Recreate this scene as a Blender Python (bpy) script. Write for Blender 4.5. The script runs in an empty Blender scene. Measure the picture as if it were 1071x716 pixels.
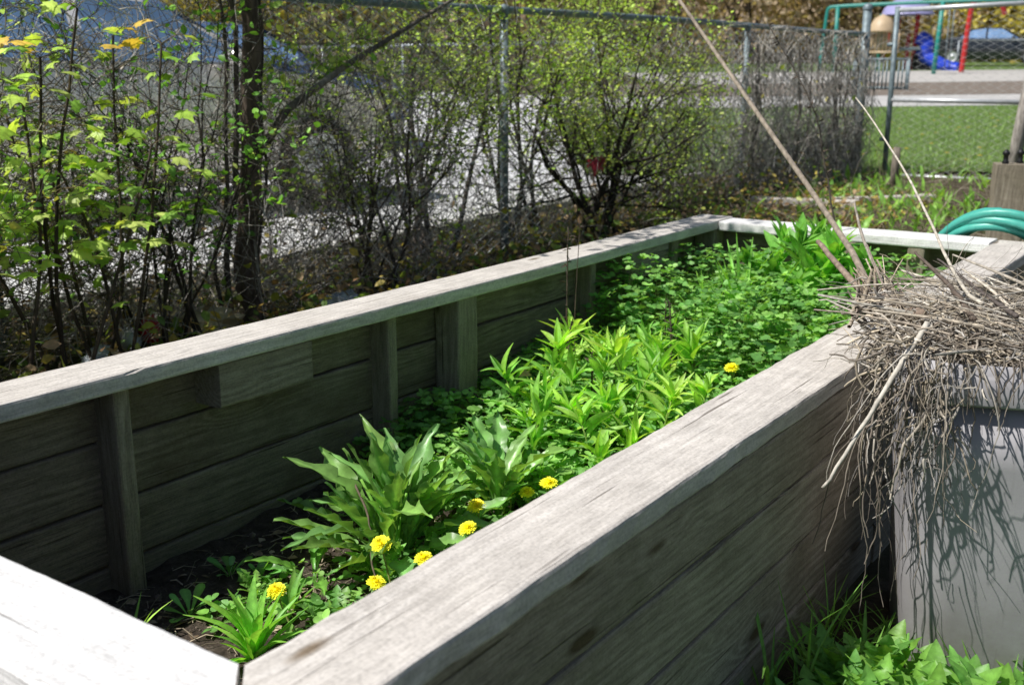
import bpy, math, random
import numpy as np
from mathutils import Vector, Matrix, noise as mnoise

random.seed(11); rng = np.random.default_rng(11)
PI = math.pi
S = bpy.context.scene
COL = S.collection
def R(d): return math.radians(d)
def U(a, b): return random.uniform(a, b)
def smooth(t): t = min(1, max(0, t)); return t*t*(3-2*t)

# ------------------------------------------------------------------ mesh builder
class MB:
    def __init__(s): s.v = []; s.f = []; s.c = []; s.n = 0; s.mi = []
    def add(s, verts, faces, col=(1, 1, 1)):
        verts = np.asarray(verts, dtype=np.float32).reshape(-1, 3)
        c = np.asarray(col, dtype=np.float32)
        if c.ndim == 1: c = np.tile(c, (len(verts), 1))
        s.v.append(verts); s.c.append(c)
        s.f.append(('l', [[i+s.n for i in f] for f in faces])); s.n += len(verts)
    def bulk(s, verts, quads, col):           # verts (N,3) quads (M,k) int
        s.v.append(verts.astype(np.float32)); s.c.append(col.astype(np.float32))
        s.f.append(('a', quads + s.n)); s.n += len(verts)
    def box(s, c, d, rz=0, col=(1, 1, 1), tilt=None):
        x, y, z = [k/2 for k in d]
        P = [Vector(p) for p in ((-x,-y,-z),(x,-y,-z),(x,y,-z),(-x,y,-z),(-x,-y,z),(x,-y,z),(x,y,z),(-x,y,z))]
        M = Matrix.Rotation(rz, 3, 'Z')
        if tilt is not None: M = tilt
        s.add([M @ p + Vector(c) for p in P], [(0,3,2,1),(4,5,6,7),(0,1,5,4),(1,2,6,5),(2,3,7,6),(3,0,4,7)], col)
    def tube(s, pts, rad, sides=5, col=(1, 1, 1), cap=True):
        pts = np.asarray(pts, dtype=np.float64); n = len(pts)
        if n < 2: return
        rad = np.broadcast_to(np.asarray(rad, dtype=np.float64), (n,))
        t = np.gradient(pts, axis=0); t /= (np.linalg.norm(t, axis=1, keepdims=True)+1e-12)
        ref = np.array([0, 0, 1.]) if abs(t[0][2]) < .9 else np.array([1., 0, 0])
        nrm = np.cross(t[0], ref); nrm /= np.linalg.norm(nrm)
        a = np.arange(sides)*2*PI/sides; ca, sa = np.cos(a), np.sin(a)
        V = np.empty((n, sides, 3))
        for i in range(n):
            nrm = nrm - t[i]*np.dot(nrm, t[i]); nrm /= (np.linalg.norm(nrm)+1e-12)
            b = np.cross(t[i], nrm)
            V[i] = pts[i] + rad[i]*(ca[:, None]*nrm + sa[:, None]*b)
        j = np.arange(sides); k = (j+1) % sides
        i = np.arange(n-1)[:, None]*sides
        Q = np.stack([i+j, i+k, i+sides+k, i+sides+j], -1).reshape(-1, 4)
        c = np.asarray(col, dtype=np.float64)
        if c.ndim == 1: c = np.tile(c, (n*sides, 1))
        else: c = np.repeat(c, sides, axis=0)
        base = s.n
        s.bulk(V.reshape(-1, 3), Q, c)
        if cap and sides > 2:
            s.f.append(('l', [[base+q for q in range(sides)][::-1], [base+(n-1)*sides+q for q in range(sides)]]))
    def lathe(s, prof, seg=24, c=(0, 0, 0), col=(1, 1, 1), M=None):
        V = []
        for r, z in prof:
            for k in range(seg):
                a = 2*PI*k/seg; p = Vector((r*math.cos(a), r*math.sin(a), z))
                if M is not None: p = M @ p
                V.append(p + Vector(c))
        F = []
        for i in range(len(prof)-1):
            for k in range(seg):
                k2 = (k+1) % seg
                F.append((i*seg+k, i*seg+k2, (i+1)*seg+k2, (i+1)*seg+k))
        s.add(V, F, col)
    def leaves(s, T, F, pos, axis, nrm, scale, col, tcol=None, wid=None):
        """instance leaf template T (m,3; y along axis, x side, z normal) n times"""
        pos = np.asarray(pos, float); n = len(pos)
        if n == 0: return
        y = np.asarray(axis, float); y = y/(np.linalg.norm(y, axis=1, keepdims=True)+1e-9)
        z = np.asarray(nrm, float); z = z - y*np.sum(y*z, 1, keepdims=True)
        z = z/(np.linalg.norm(z, axis=1, keepdims=True)+1e-9)
        x = np.cross(y, z)
        sc = np.broadcast_to(np.asarray(scale, float), (n,))[:, None, None]
        w = 1 if wid is None else np.asarray(wid, float)[:, None, None]
        T = np.asarray(T, float)
        V = pos[:, None, :] + sc*(w*T[None, :, 0:1]*x[:, None, :] + T[None, :, 1:2]*y[:, None, :] + T[None, :, 2:3]*z[:, None, :])
        m = len(T)
        C = np.repeat(np.asarray(col, float)[:, None, :], m, axis=1)
        if tcol is not None: C = C*np.asarray(tcol)[None, :, None]
        F = np.asarray(F)
        Q = (F[None] + (np.arange(n)*m)[:, None, None]).reshape(-1, F.shape[1])
        s.bulk(V.reshape(-1, 3), Q, C.reshape(-1, 3))
    def build(s, name, mat, parent=None, shade=True, loc=None):
        me = bpy.data.meshes.new(name)
        if s.n == 0: s.add([(0,0,0),(0,0,.001),(0,.001,0)], [(0,1,2)])
        V = np.concatenate(s.v); C = np.concatenate(s.c)
        if loc is not None: V = V - np.asarray(loc, dtype=np.float32)
        idx = []; tot = []
        for k, f in s.f:
            if k == 'a': idx.append(f.reshape(-1)); tot.append(np.full(len(f), f.shape[1]))
            else:
                idx.append(np.array([i for q in f for i in q])); tot.append(np.array([len(q) for q in f]))
        idx = np.concatenate(idx).astype(np.int32); tot = np.concatenate(tot).astype(np.int32)
        st = np.concatenate([[0], np.cumsum(tot)[:-1]]).astype(np.int32)
        me.vertices.add(len(V)); me.vertices.foreach_set('co', V.reshape(-1))
        me.loops.add(len(idx)); me.loops.foreach_set('vertex_index', idx)
        me.polygons.add(len(tot)); me.polygons.foreach_set('loop_start', st)
        try: me.polygons.foreach_set('loop_total', tot)
        except Exception: pass
        me.update(calc_edges=True)
        me.polygons.foreach_set('use_smooth', np.full(len(tot), bool(shade)))
        at = me.color_attributes.new('Col', 'FLOAT_COLOR', 'POINT')
        at.data.foreach_set('color', np.concatenate([C, np.ones((len(C), 1), np.float32)], 1).astype(np.float32).reshape(-1))
        me.validate()
        me.materials.append(mat)
        o = bpy.data.objects.new(name, me); COL.objects.link(o)
        if parent is not None: o.parent = parent
        if loc is not None: o.location = loc
        return o

def tag(o, label=None, cat=None, group=None, kind=None):
    if label: o['label'] = label
    if cat: o['category'] = cat
    if group: o['group'] = group
    if kind: o['kind'] = kind
    return o
def thing(name, loc, label, cat, group=None, rz=0):
    o = bpy.data.objects.new(name, None); COL.objects.link(o); o.empty_display_size = .05
    o.location = loc; o.rotation_euler = (0, 0, rz)
    return tag(o, label, cat, group)

# ------------------------------------------------------------------ materials
class NT:
    def __init__(s, name):
        s.m = bpy.data.materials.new(name); s.m.use_nodes = True; s.t = s.m.node_tree; s.t.nodes.clear()
        s.out = s.n('ShaderNodeOutputMaterial')
    def n(s, t, **k):
        o = s.t.nodes.new(t)
        for a, b in k.items(): setattr(o, a, b)
        return o
    def l(s, a, b): s.t.links.new(a, b)
    def val(s, sock, x):
        if hasattr(x, 'links'): s.l(x, sock)
        else: sock.default_value = x
    def math(s, op, a, b=0.0, c=0.0, clamp=False):
        o = s.n('ShaderNodeMath', operation=op, use_clamp=clamp)
        s.val(o.inputs[0], a); s.val(o.inputs[1], b); s.val(o.inputs[2], c)
        return o.outputs[0]
    def mapv(s, vec, sc=(1,1,1), loc=(0,0,0)):
        o = s.n('ShaderNodeMapping'); s.l(vec, o.inputs[0]); o.inputs['Scale'].default_value = sc
        s.val(o.inputs['Location'], loc)
        return o.outputs[0]
    def noise(s, vec, scale=5, detail=4, rough=.55, dist=0):
        o = s.n('ShaderNodeTexNoise'); s.l(vec, o.inputs['Vector'])
        o.inputs['Scale'].default_value = scale; o.inputs['Detail'].default_value = detail
        o.inputs['Roughness'].default_value = rough; o.inputs['Distortion'].default_value = dist
        return o.outputs[0]
    def ramp(s, f, pts, interp='LINEAR'):
        o = s.n('ShaderNodeValToRGB'); s.l(f, o.inputs[0]); e = o.color_ramp.elements
        o.color_ramp.interpolation = interp
        while len(e) < len(pts): e.new(.5)
        for q, (p, c) in zip(e, pts): q.position = p; q.color = (c[0], c[1], c[2], 1) if hasattr(c, '__len__') else (c, c, c, 1)
        return o.outputs[0]
    def mix(s, f, a, b, mode='MIX'):
        o = s.n('ShaderNodeMix', data_type='RGBA', blend_type=mode)
        s.val(o.inputs[0], f)
        for q, x in ((6, a), (7, b)):
            if hasattr(x, 'links'): s.l(x, o.inputs[q])
            else: o.inputs[q].default_value = (x[0], x[1], x[2], 1)
        return o.outputs[2]
    def bump(s, h, strength=.3, dist=.01):
        o = s.n('ShaderNodeBump'); s.l(h, o.inputs['Height']); o.inputs['Strength'].default_value = strength
        o.inputs['Distance'].default_value = dist
        return o.outputs[0]
    def bsdf(s, col, rough=.6, metal=0., nrm=None, spec=.5):
        p = s.n('ShaderNodeBsdfPrincipled')
        if hasattr(col, 'links'): s.l(col, p.inputs['Base Color'])
        else: p.inputs['Base Color'].default_value = (*col, 1)
        s.val(p.inputs['Roughness'], rough); p.inputs['Metallic'].default_value = metal
        p.inputs['Specular IOR Level'].default_value = spec
        if nrm is not None: s.l(nrm, p.inputs['Normal'])
        return p
    def done(s, sh): s.l(sh, s.out.inputs[0]); return s.m
    def obj(s): return s.n('ShaderNodeTexCoord').outputs['Object']
    def geo(s): return s.n('ShaderNodeNewGeometry').outputs['Position']
    def rnd(s): return s.n('ShaderNodeObjectInfo').outputs['Random']
    def attr(s): return s.n('ShaderNodeAttribute', attribute_name='Col').outputs['Color']

def m_leaf(name, trans=.35, rough=.42, spec=.35, nscale=60, gain=2.2):
    t = NT(name); c = t.attr(); p = t.geo()
    n = t.noise(p, nscale, 3)
    c2 = t.mix(1.0, c, t.ramp(n, [(.3, .74*gain), (.7, 1.22*gain)]), 'MULTIPLY')
    b = t.bsdf(c2, rough, nrm=t.bump(n, .25, .004), spec=spec)
    tr = t.n('ShaderNodeBsdfTranslucent')
    c3 = t.mix(1.0, c2, (1.5, 1.45, .6), 'MULTIPLY'); t.l(c3, tr.inputs[0])
    mx = t.n('ShaderNodeMixShader'); mx.inputs[0].default_value = trans
    t.l(b.outputs[0], mx.inputs[1]); t.l(tr.outputs[0], mx.inputs[2])
    return t.done(mx.outputs[0])
def m_attr(name, rough=.8, ns=40, lo=.6, hi=1.3, bs=.3, stretch=(1,1,1), spec=.3, metal=0.):
    t = NT(name); c = t.attr(); p = t.mapv(t.geo(), stretch)
    n = t.noise(p, ns, 4)
    c2 = t.mix(1.0, c, t.ramp(n, [(.3, lo), (.7, hi)]), 'MULTIPLY')
    return t.done(t.bsdf(c2, rough, metal, t.bump(n, bs, .004), spec).outputs[0])
def m_plain(name, col, rough=.5, metal=0., ns=8, var=.12, bs=.05, spec=.5, coat=0.):
    t = NT(name); p = t.obj(); n = t.noise(p, ns, 5, .6)
    c = t.mix(1.0, col, t.ramp(n, [(.3, 1-var), (.7, 1+var)]), 'MULTIPLY')
    b = t.bsdf(c, rough, metal, t.bump(n, bs, .01), spec)
    b.inputs['Coat Weight'].default_value = coat
    return t.done(b.outputs[0])

def m_wood(name, lo, mid, hi, stain=(.10, .09, .06), stain_amt=.35, moss=0.):
    t = NT(name); oc = t.obj(); r = t.rnd()
    cb = t.n('ShaderNodeCombineXYZ')
    t.l(t.math('MULTIPLY', r, 37.0), cb.inputs[0]); t.l(t.math('MULTIPLY', r, 11.3), cb.inputs[1]); t.l(t.math('MULTIPLY', r, 5.7), cb.inputs[2])
    va = t.n('ShaderNodeVectorMath', operation='ADD'); t.l(oc, va.inputs[0]); t.l(cb.outputs[0], va.inputs[1]); v = va.outputs[0]
    sx = t.n('ShaderNodeSeparateXYZ'); t.l(v, sx.inputs[0])
    # knots: cells stretched along the board
    vo = t.n('ShaderNodeTexVoronoi'); t.l(t.mapv(v, (2.6, 8.5, 8.5)), vo.inputs['Vector']); vo.inputs['Scale'].default_value = 1.0
    vo.inputs['Randomness'].default_value = 1.0
    d = vo.outputs['Distance']
    kn = t.ramp(d, [(0, 1.), (.13, .75), (.36, 0.)], 'EASE')
    knot = t.ramp(d, [(.07, 1.), (.12, 0.)])
    low = t.noise(t.mapv(v, (.9, 6, 6)), 1.0, 3, .5)
    rc = t.math('ADD', t.math('MULTIPLY', sx.outputs[1], 95.0), t.math('MULTIPLY', sx.outputs[2], 80.0))
    rc = t.math('ADD', rc, t.math('MULTIPLY', low, 17.0))
    rc = t.math('ADD', rc, t.math('MULTIPLY', kn, 4.5))
    ring = t.math('MULTIPLY_ADD', t.math('SINE', t.math('MULTIPLY', rc, 3.1)), .5, .5)
    ring = t.math('POWER', ring, 1.7)
    rmask = t.ramp(t.noise(t.mapv(v, (1.3, 9, 9), (5.5, 2, 0)), 1.0, 3, .5), [(.36, .15), (.62, 1.)])
    fine = t.noise(t.mapv(v, (22, 420, 420)), 1.0, 4, .65)
    med = t.noise(t.mapv(v, (6, 85, 85)), 1.0, 5, .6)
    f = t.math('ADD', t.math('MULTIPLY', t.math('MULTIPLY', ring, rmask), .16), t.math('ADD', t.math('MULTIPLY', fine, .58), t.math('MULTIPLY', med, .33)))
    c = t.ramp(f, [(.32, lo), (.54, mid), (.80, hi)])
    crack = t.ramp(t.noise(t.mapv(v, (2.6, 110, 110), (3.1, 0, 0)), 1.0, 3, .5), [(.29, 0.), (.345, 1.)])
    c = t.mix(1.0, c, t.ramp(crack, [(0, (.36, .34, .32)), (1, 1.)]), 'MULTIPLY')
    c = t.mix(1.0, c, t.ramp(knot, [(0, 1.), (1, (.34, .28, .21))]), 'MULTIPLY')
    st = t.noise(v, 2.6, 5, .62)
    sf = t.ramp(st, [(.50, 0.), (.72, stain_amt)])
    c = t.mix(sf, c, stain)
    spk = t.noise(v, 190, 3, .6)
    c = t.mix(1.0, c, t.ramp(spk, [(.34, .82), (.5, 1.0), (.68, 1.09)]), 'MULTIPLY')
    blot = t.noise(v, 14, 5, .65)
    c = t.mix(1.0, c, t.ramp(blot, [(.3, .86), (.7, 1.1)]), 'MULTIPLY')
    if moss:
        ms = t.ramp(t.noise(v, 3.4, 5, .65, .4), [(.58, 0.), (.75, moss)])
        c = t.mix(ms, c, (.085, .095, .03))
    h = t.math('ADD', t.math('MULTIPLY', f, .8), t.math('MULTIPLY', crack, .9))
    b = t.bsdf(c, .82, nrm=t.bump(h, .55, .0035), spec=.25)
    return t.done(b.outputs[0])

M = {}
M['cap'] = m_wood('weathered_cap_wood', (.47, .435, .395), (.68, .635, .585), (.79, .75, .705), (.40, .36, .315), .4)
M['cap_pale'] = m_wood('pale_cap_wood', (.67, .66, .65), (.87, .86, .85), (.92, .91, .90), (.62, .60, .58), .25)  # paler copy of the cap wood for the two end boards
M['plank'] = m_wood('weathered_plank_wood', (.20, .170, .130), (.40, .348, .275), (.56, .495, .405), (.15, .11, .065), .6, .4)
M['plank_in'] = m_wood('shade_toned_plank_wood', (.13, .105, .078), (.265, .222, .172), (.39, .34, .275), (.10, .07, .038), .6, .4)  # darker plank copy, shade of the inner faces put into its colour
M['post'] = m_wood('weathered_post_wood', (.18, .15, .11), (.33, .285, .22), (.46, .405, .325), (.14, .12, .06), .45, .25)
M['leaf'] = m_leaf('leaf_green')
M['leafd'] = m_leaf('leaf_glossy', .28, .36, .6, 35, 2.15)
M['bark'] = m_attr('bark', .9, 45, .45, 1.5, .7, (1, 1, .3))
M['twig'] = m_attr('dry_twig', .75, 90, .6, 1.35, .4, (1, 1, .4))
M['petal'] = m_leaf('dandelion_petal', .15, .6, .2, 120, 1.12)
M['galv'] = m_plain('galvanised_steel', (.27, .30, .33), .45, .55, 25, .25, .05)
M['galvdark'] = m_plain('dull_steel_paint', (.19, .245, .27), .5, .2, 30, .3, .06)
M['galvlight'] = m_plain('bright_galvanised_pipe', (.62, .64, .66), .4, .35, 25, .15, .04)
M['wire'] = m_plain('chain_link_wire', (.80, .81, .81), .5, .1, 30, .3, 0)
M['hose'] = m_plain('teal_rubber_hose', (.075, .43, .35), .38, 0, 30, .12, .03)
M['black'] = m_plain('black_iron', (.02, .02, .022), .5, .4, 30, .3, .1)

def m_bin():
    t = NT('grey_bin_plastic'); p = t.obj()
    n = t.noise(p, 6, 5, .6); sc = t.noise(t.mapv(p, (40, 40, 3)), 1.5, 4, .6); gr = t.noise(p, 160, 2)
    c = t.ramp(n, [(.3, (.37, .36, .378)), (.7, (.445, .435, .452))])
    c = t.mix(t.ramp(sc, [(.6, 0.), (.75, .35)]), c, (.20, .19, .18))
    sp = t.n('ShaderNodeSeparateXYZ'); t.l(p, sp.inputs[0])
    dirt = t.math('MULTIPLY', t.ramp(sp.outputs[2], [(0, .7), (.28, .0)]), t.ramp(t.noise(p, 9, 5, .7), [(.35, .1), (.65, 1.)]))
    c = t.mix(dirt, c, (.16, .13, .09))
    return t.done(t.bsdf(c, t.ramp(n, [(.3, .5), (.7, .62)]), 0, t.bump(gr, .12, .001), .4).outputs[0])
M['bin'] = m_bin()

def m_soil():
    t = NT('dark_bed_soil'); p = t.geo(); n = t.noise(p, 35, 8, .7); n2 = t.noise(p, 160, 4, .6)
    c = t.ramp(n, [(.3, (.04, .031, .024)), (.55, (.115, .09, .07)), (.75, (.22, .18, .145))])
    c = t.mix(t.ramp(n2, [(.62, 0.), (.7, .6)]), c, (.22, .18, .13))
    return t.done(t.bsdf(c, .95, 0, t.bump(n, .9, .03), .2).outputs[0])
M['soil'] = m_soil()
def m_ground():
    t = NT('leaf_strewn_ground'); p = t.geo()
    n = t.noise(p, 9, 8, .7); n2 = t.noise(p, 1.1, 5, .6)
    c = t.ramp(n, [(.3, (.03, .024, .016)), (.5, (.085, .066, .044)), (.72, (.20, .165, .12))])
    c = t.mix(t.ramp(n2, [(.45, 0.), (.65, .55)]), c, (.06, .085, .025))
    ln = t.n('ShaderNodeVectorMath', operation='LENGTH'); t.l(p, ln.inputs[0])
    far = t.math('MULTIPLY_ADD', ln.outputs['Value'], 1/30, -1.2, clamp=True)
    w = t.noise(p, .16, 6, .65)
    cf = t.ramp(w, [(.3, (.045, .04, .03)), (.5, (.10, .082, .05)), (.62, (.12, .125, .04)), (.8, (.19, .16, .12))])
    c = t.mix(far, c, cf)
    return t.done(t.bsdf(c, .95, 0, t.bump(n, .8, .04), .15).outputs[0])
M['ground'] = m_ground()
def m_lawn():
    t = NT('lawn_turf'); p = t.geo(); n = t.noise(p, 22, 6, .7); n2 = t.noise(p, .9, 4, .6)
    c = t.ramp(n, [(.3, (.10, .165, .045)), (.55, (.16, .25, .07)), (.75, (.23, .31, .11))])
    c = t.mix(t.ramp(n2, [(.4, 0.), (.7, .55)]), c, (.13, .20, .05))
    return t.done(t.bsdf(c, .9, 0, t.bump(n, 1., .05), .2).outputs[0])
M['lawn'] = m_lawn()
def m_pave(name, a, b, ns=3):
    t = NT(name); p = t.geo(); n = t.noise(p, ns, 7, .65); n2 = t.noise(p, 120, 3, .6)
    c = t.ramp(n, [(.3, a), (.7, b)])
    c = t.mix(1.0, c, t.ramp(n2, [(.3, .8), (.7, 1.15)]), 'MULTIPLY')
    return t.done(t.bsdf(c, .9, 0, t.bump(n2, .3, .004), .25).outputs[0])
M['lot'] = m_pave('pale_concrete_paving', (.60, .60, .61), (.74, .74, .75))
M['path'] = m_pave('pale_concrete_path', (.45, .44, .43), (.58, .57, .55))
M['mulch'] = m_pave('brown_mulch', (.16, .13, .11), (.27, .23, .19), 12)
M['sand'] = m_pave('play_sand', (.44, .42, .40), (.56, .54, .51), 6)
M['curb'] = m_pave('concrete_curb', (.52, .51, .49), (.68, .67, .65), 8)

# ------------------------------------------------------------------ terrain
def g(x, y):
    left = .31
    right = .27 + .13*smooth((y-2.6)/3)
    w = smooth((-.7-x)/1.1)
    z = right*(1-w) + left*w
    z = z + (.42-z)*smooth((y-4.4)/3.5)
    z = z + (.40-z)*smooth((-x-3.85)/.2)
    r = math.hypot(x, y)
    z += .03*max(0, r-12) + .05*max(0, r-62)
    return z
def sheet(name, xs, ys, mat, zoff=0., fn=None, kind='structure', keep=None):
    mb = MB(); nx, ny = len(xs), len(ys)
    V = []
    for y in ys:
        for x in xs:
            px, py = (x, y) if fn is None else fn(x, y)
            V.append((px, py, g(px, py)+zoff))
    F = [(j*nx+i, j*nx+i+1, (j+1)*nx+i+1, (j+1)*nx+i) for j in range(ny-1) for i in range(nx-1)]
    mb.add(V, F); o = mb.build(name, mat); o['kind'] = kind
    return o
def spread(a, b, d0, k, c=0.):
    out = [c]; d = d0; x = c
    while x < b: x += d; d *= k; out.append(min(x, b))
    d = d0; x = c
    while x > a: x -= d; d *= k; out.append(max(x, a))
    return sorted(set(out))
sheet('ground', sorted(set(spread(-400, 300, .15, 1.07, -2.5))), sorted(set(spread(-60, 500, .18, 1.06, 4.))), M['ground'])
def lin(a, b, n): return [a+(b-a)*i/(n-1) for i in range(n)]
# parking lot behind the fence: s across (0 = fence side), y along
def lotfn(s, y):
    e = -4.14 - .05*max(0, y-2) - .27*max(0, y-9.5)
    return (e - s, y)
sheet('parking_lot', [0, .3, .8, 1.5, 2.5, 4, 6, 8, 10, 12, 14], lin(-6, 21, 60), M['lot'], .012, lotfn)
ca, sa = math.cos(R(35.37)), math.sin(R(35.37))
def band(a, f): return (a*ca - f*sa, a*sa + f*ca)          # a: across the view of the playground, f: distance
sheet('lawn', lin(-1.5, 30, 50), lin(10.2, 20.5, 40), M['lawn'], .03, lambda a, f: band(a + .42*(f-8)*0 + 2.2, f))
sheet('footpath', lin(-2, 40, 60), lin(20.5, 24.2, 8), M['path'], .035, lambda a, f: band(a+2.4, f))
sheet('playground_mulch', lin(-2, 50, 60), lin(24.2, 30.5, 10), M['mulch'], .04, lambda a, f: band(a+4, f))
sheet('playground_sand', lin(-2, 60, 60), lin(30.5, 40, 12), M['sand'], .045, lambda a, f: band(a+6, f))
sheet('grass_verge', lin(-30, 70, 80), lin(40, 52, 10), M['lawn'], .05, lambda a, f: band(a, f))
mb = MB()
ys = lin(-5, 9.4, 50)
for y0, y1 in zip(ys[:-1], ys[1:]):
    pass
prof = [(.0, -.15), (.0, .008), (-.01, .02), (-.12, .02), (-.13, .0), (-.13, -.15)]
V = []; F = []
for i, y in enumerate(ys):
    e = lotfn(0, y)[0] + .11
    for (px, pz) in prof: V.append((e+px, y, .43+pz+.004*mnoise.noise(Vector((0, y*1.3, pz*9)))))
n = len(prof)
for i in range(len(ys)-1):
    for k in range(n-1): F.append((i*n+k, i*n+k+1, (i+1)*n+k+1, (i+1)*n+k)[::-1])
mb.add(V, F); o = mb.build('curb', M['curb'], shade=False); o['kind'] = 'structure'

# ------------------------------------------------------------------ raised bed
def board(name, L, W, T, mat, parent, loc, rot=(0, 0, 0), seed=0, chip=.0018, rad=.006, label=None, mit=(0, 0)):
    """timber with its length on local X, width Y, thickness Z, worn edges"""
    mb = MB(); n = max(4, int(L/.025))
    r = min(rad, T*.3)
    sec = []
    for cx_, cy_, a0 in ((W/2-r, T/2-r, 0), (-W/2+r, T/2-r, 90), (-W/2+r, -T/2+r, 180), (W/2-r, -T/2+r, 270)):
        for a in (0, 45, 90): sec.append((cx_+r*math.cos(R(a0+a)), cy_+r*math.sin(R(a0+a))))
    V = []
    for i in range(n+1):
        x = -L/2 + L*i/n
        for j, (y, z) in enumerate(sec):
            k = mnoise.noise(Vector((x*9+seed*7.3, y*14, z*14+seed)))
            k2 = mnoise.noise(Vector((x*40+seed*3.1, y*45, z*45)))
            wob = chip*(k+.6*k2)
            if k2 > .55 and j % 3 == 1: wob -= chip*2.5
            f = 1 + wob/(max(abs(y), abs(z))+.001)
            bow = .0025*math.sin(x*1.7+seed)
            ex = 0
            if i in (0, n): ex = (1 if i else -1)*.0015*mnoise.noise(Vector((y*60, z*60, seed*2.)))
            q0 = max(0, 1-(x+L/2)/(W*1.6)); q1 = max(0, 1-(L/2-x)/(W*1.6))
            V.append((x+ex+mit[0]*y*q0+mit[1]*y*q1, y*f, z*f+bow))
    m = len(sec); F = []
    for i in range(n):
        for j in range(m):
            k = (j+1) % m; F.append((i*m+j, (i+1)*m+j, (i+1)*m+k, i*m+k)[::-1])
    F.append(list(range(m))[::-1]); F.append([n*m+j for j in range(m)])
    mb.add(V, F); o = mb.build(name, mat, parent, shade=False)
    # smooth the long faces, keep ends crisp
    o.location = loc; o.rotation_euler = rot
    if label: o['label'] = label
    return o
CZ = .80
bed = thing('raised_bed', (-1.346, 2.265, .2), 'long rectangular raised garden bed of weathered grey timber planks with flat cap boards', 'garden bed')
def bl(x, y, z): return (x+1.346, y-2.265, z-.2)
YR = (0, 0, PI/2)
sd = 1
def bd(name, L, W, T, mat, x, y, z, rot=(0, 0, 0), **k):
    global sd; sd += 1
    return board(name, L, W, T, M[mat], bed, bl(x, y, z), rot, sd, **k)
ct = .036
bd('cap_board', 1.76, .139, ct, 'cap', -.7065, .559+.88, CZ-ct/2, (0, 0, PI/2+.007), mit=(1, 0), chip=.003)
bd('cap_board', 1.712, .139, ct, 'cap', -.7085, 2.325+.856, CZ-ct/2-.001, (0, 0, PI/2+.0008))
bd('cap_board', 3.59, .138, ct, 'cap', -1.8465, .45+1.795, CZ-ct/2, (0, 0, PI/2))
bd('cap_board', 1.062, .138, ct, 'cap_pale', -1.2415, .558, CZ-ct/2+.001, (0, 0, 0), mit=(0, -1))
bd('cap_board', .992, .138, ct, 'cap_pale', -1.2775, 3.969, CZ-ct/2, (0, 0, .002))
rows = [(.763, .644), (.6385, .507), (.5015, .370), (.3645, .233), (.2275, .10)]
for z1, z0 in rows:
    zc, W = (z0+z1)/2, z1-z0
    jn = 2.33 + .002
    # outer long side by the bin, two lengths butted
    bd('wall_plank', 1.84, W, .038, 'plank', -.664, .50+.92, zc, (PI/2, 0, PI/2), rad=.006)
    bd('wall_plank', 1.62, W, .038, 'plank', -.664, 2.345+.81, zc, (PI/2, 0, PI/2), rad=.006)
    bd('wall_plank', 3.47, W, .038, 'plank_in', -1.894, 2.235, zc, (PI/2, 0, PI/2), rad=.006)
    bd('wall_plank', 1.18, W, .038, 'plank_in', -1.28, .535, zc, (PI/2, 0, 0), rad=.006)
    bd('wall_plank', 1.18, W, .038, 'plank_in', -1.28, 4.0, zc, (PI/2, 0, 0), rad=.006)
V90 = (0, PI/2, 0)
# inner posts on the fence side: (y, width along wall, depth)
for y, w, dpt in ((1.215, .088, .040), (2.02, .088, .034), (2.305, .085, .088), (3.02, .088, .036), (3.60, .088, .05)):
    bd('wall_post', .60, dpt, w, 'post', -1.874+dpt/2, y, .462, V90)
for y, w in ((1.575, .27), (3.36, .27)):
    bd('cleat_block', w, .098, .088, 'post', -1.829, y, .714, (PI/2, 0, PI/2))
bd('wall_post', .60, .088, .088, 'post', -1.828, 3.933, .462, V90)
bd('wall_post', .60, .088, .072, 'post', -1.27, 3.944, .462, V90)
bd('wall_post', .60, .088, .06, 'post', -1.02, 3.949, .462, V90)
for y in (1.0, 2.1, 3.0, 3.933): bd('wall_post', .60, .06, .088, 'post', -.714, y, .462, V90)

# soil
def soilz(x, y):
    return .325 + .09*smooth((y-1.2)/1.6) + .012*mnoise.noise(Vector((x*7, y*7, 0))) + .006*mnoise.noise(Vector((x*25, y*25, 3)))
mb = MB(); xs = lin(-1.873, -.685, 60); ys = lin(.556, 3.98, 150); V = []
for y in ys:
    for x in xs: V.append((x, y, soilz(x, y) + .004*mnoise.noise(Vector((x*60, y*60, 9)))))
F = [(j*60+i, j*60+i+1, (j+1)*60+i+1, (j+1)*60+i) for j in range(149) for i in range(59)]
mb.add(V, F); o = mb.build('soil', M['soil']); o['kind'] = 'structure'

# ------------------------------------------------------------------ leaf templates
def strip(prof, droop=.25, fold=.12, wave=0., curl=0., seed=0):
    """prof: list of (y, halfwidth). returns T, F(quads), tcol"""
    T = []; C = []; rnd = random.Random(seed)
    for i, (y, w) in enumerate(prof):
        zc = -droop*y*y + curl*y
        wv = wave*math.sin(i*2.1+seed)*(1 if 0 < i < len(prof)-1 else 0)
        wv2 = wave*math.sin(i*2.7+seed*1.7+1)*(1 if 0 < i < len(prof)-1 else 0)
        T += [(-w, y, zc+fold*w+wv), (0, y, zc-fold*w*.2), (w, y, zc+fold*w+wv2)]
        C += [.93, 1.22, .93]
    F = []
    for i in range(len(prof)-1):
        a = i*3; F += [(a, a+1, a+4, a+3), (a+1, a+2, a+5, a+4)]
    return np.array(T), np.array(F), np.array(C)
def lance(w=.13, n=6, **k):
    pr = []
    for i in range(n+1):
        t = i/n; pr.append((t, w*max(.02, math.sin(PI*min(1, t**.8))**.8) if 0 < t < 1 else w*.08))
    return strip(pr, **k)
L_LANCE = [lance(.125, 6, droop=d, fold=.3, curl=c, seed=i) for i, (d, c) in enumerate(((.2, .1), (.45, .25), (.7, .35), (.05, 0)))]
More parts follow.
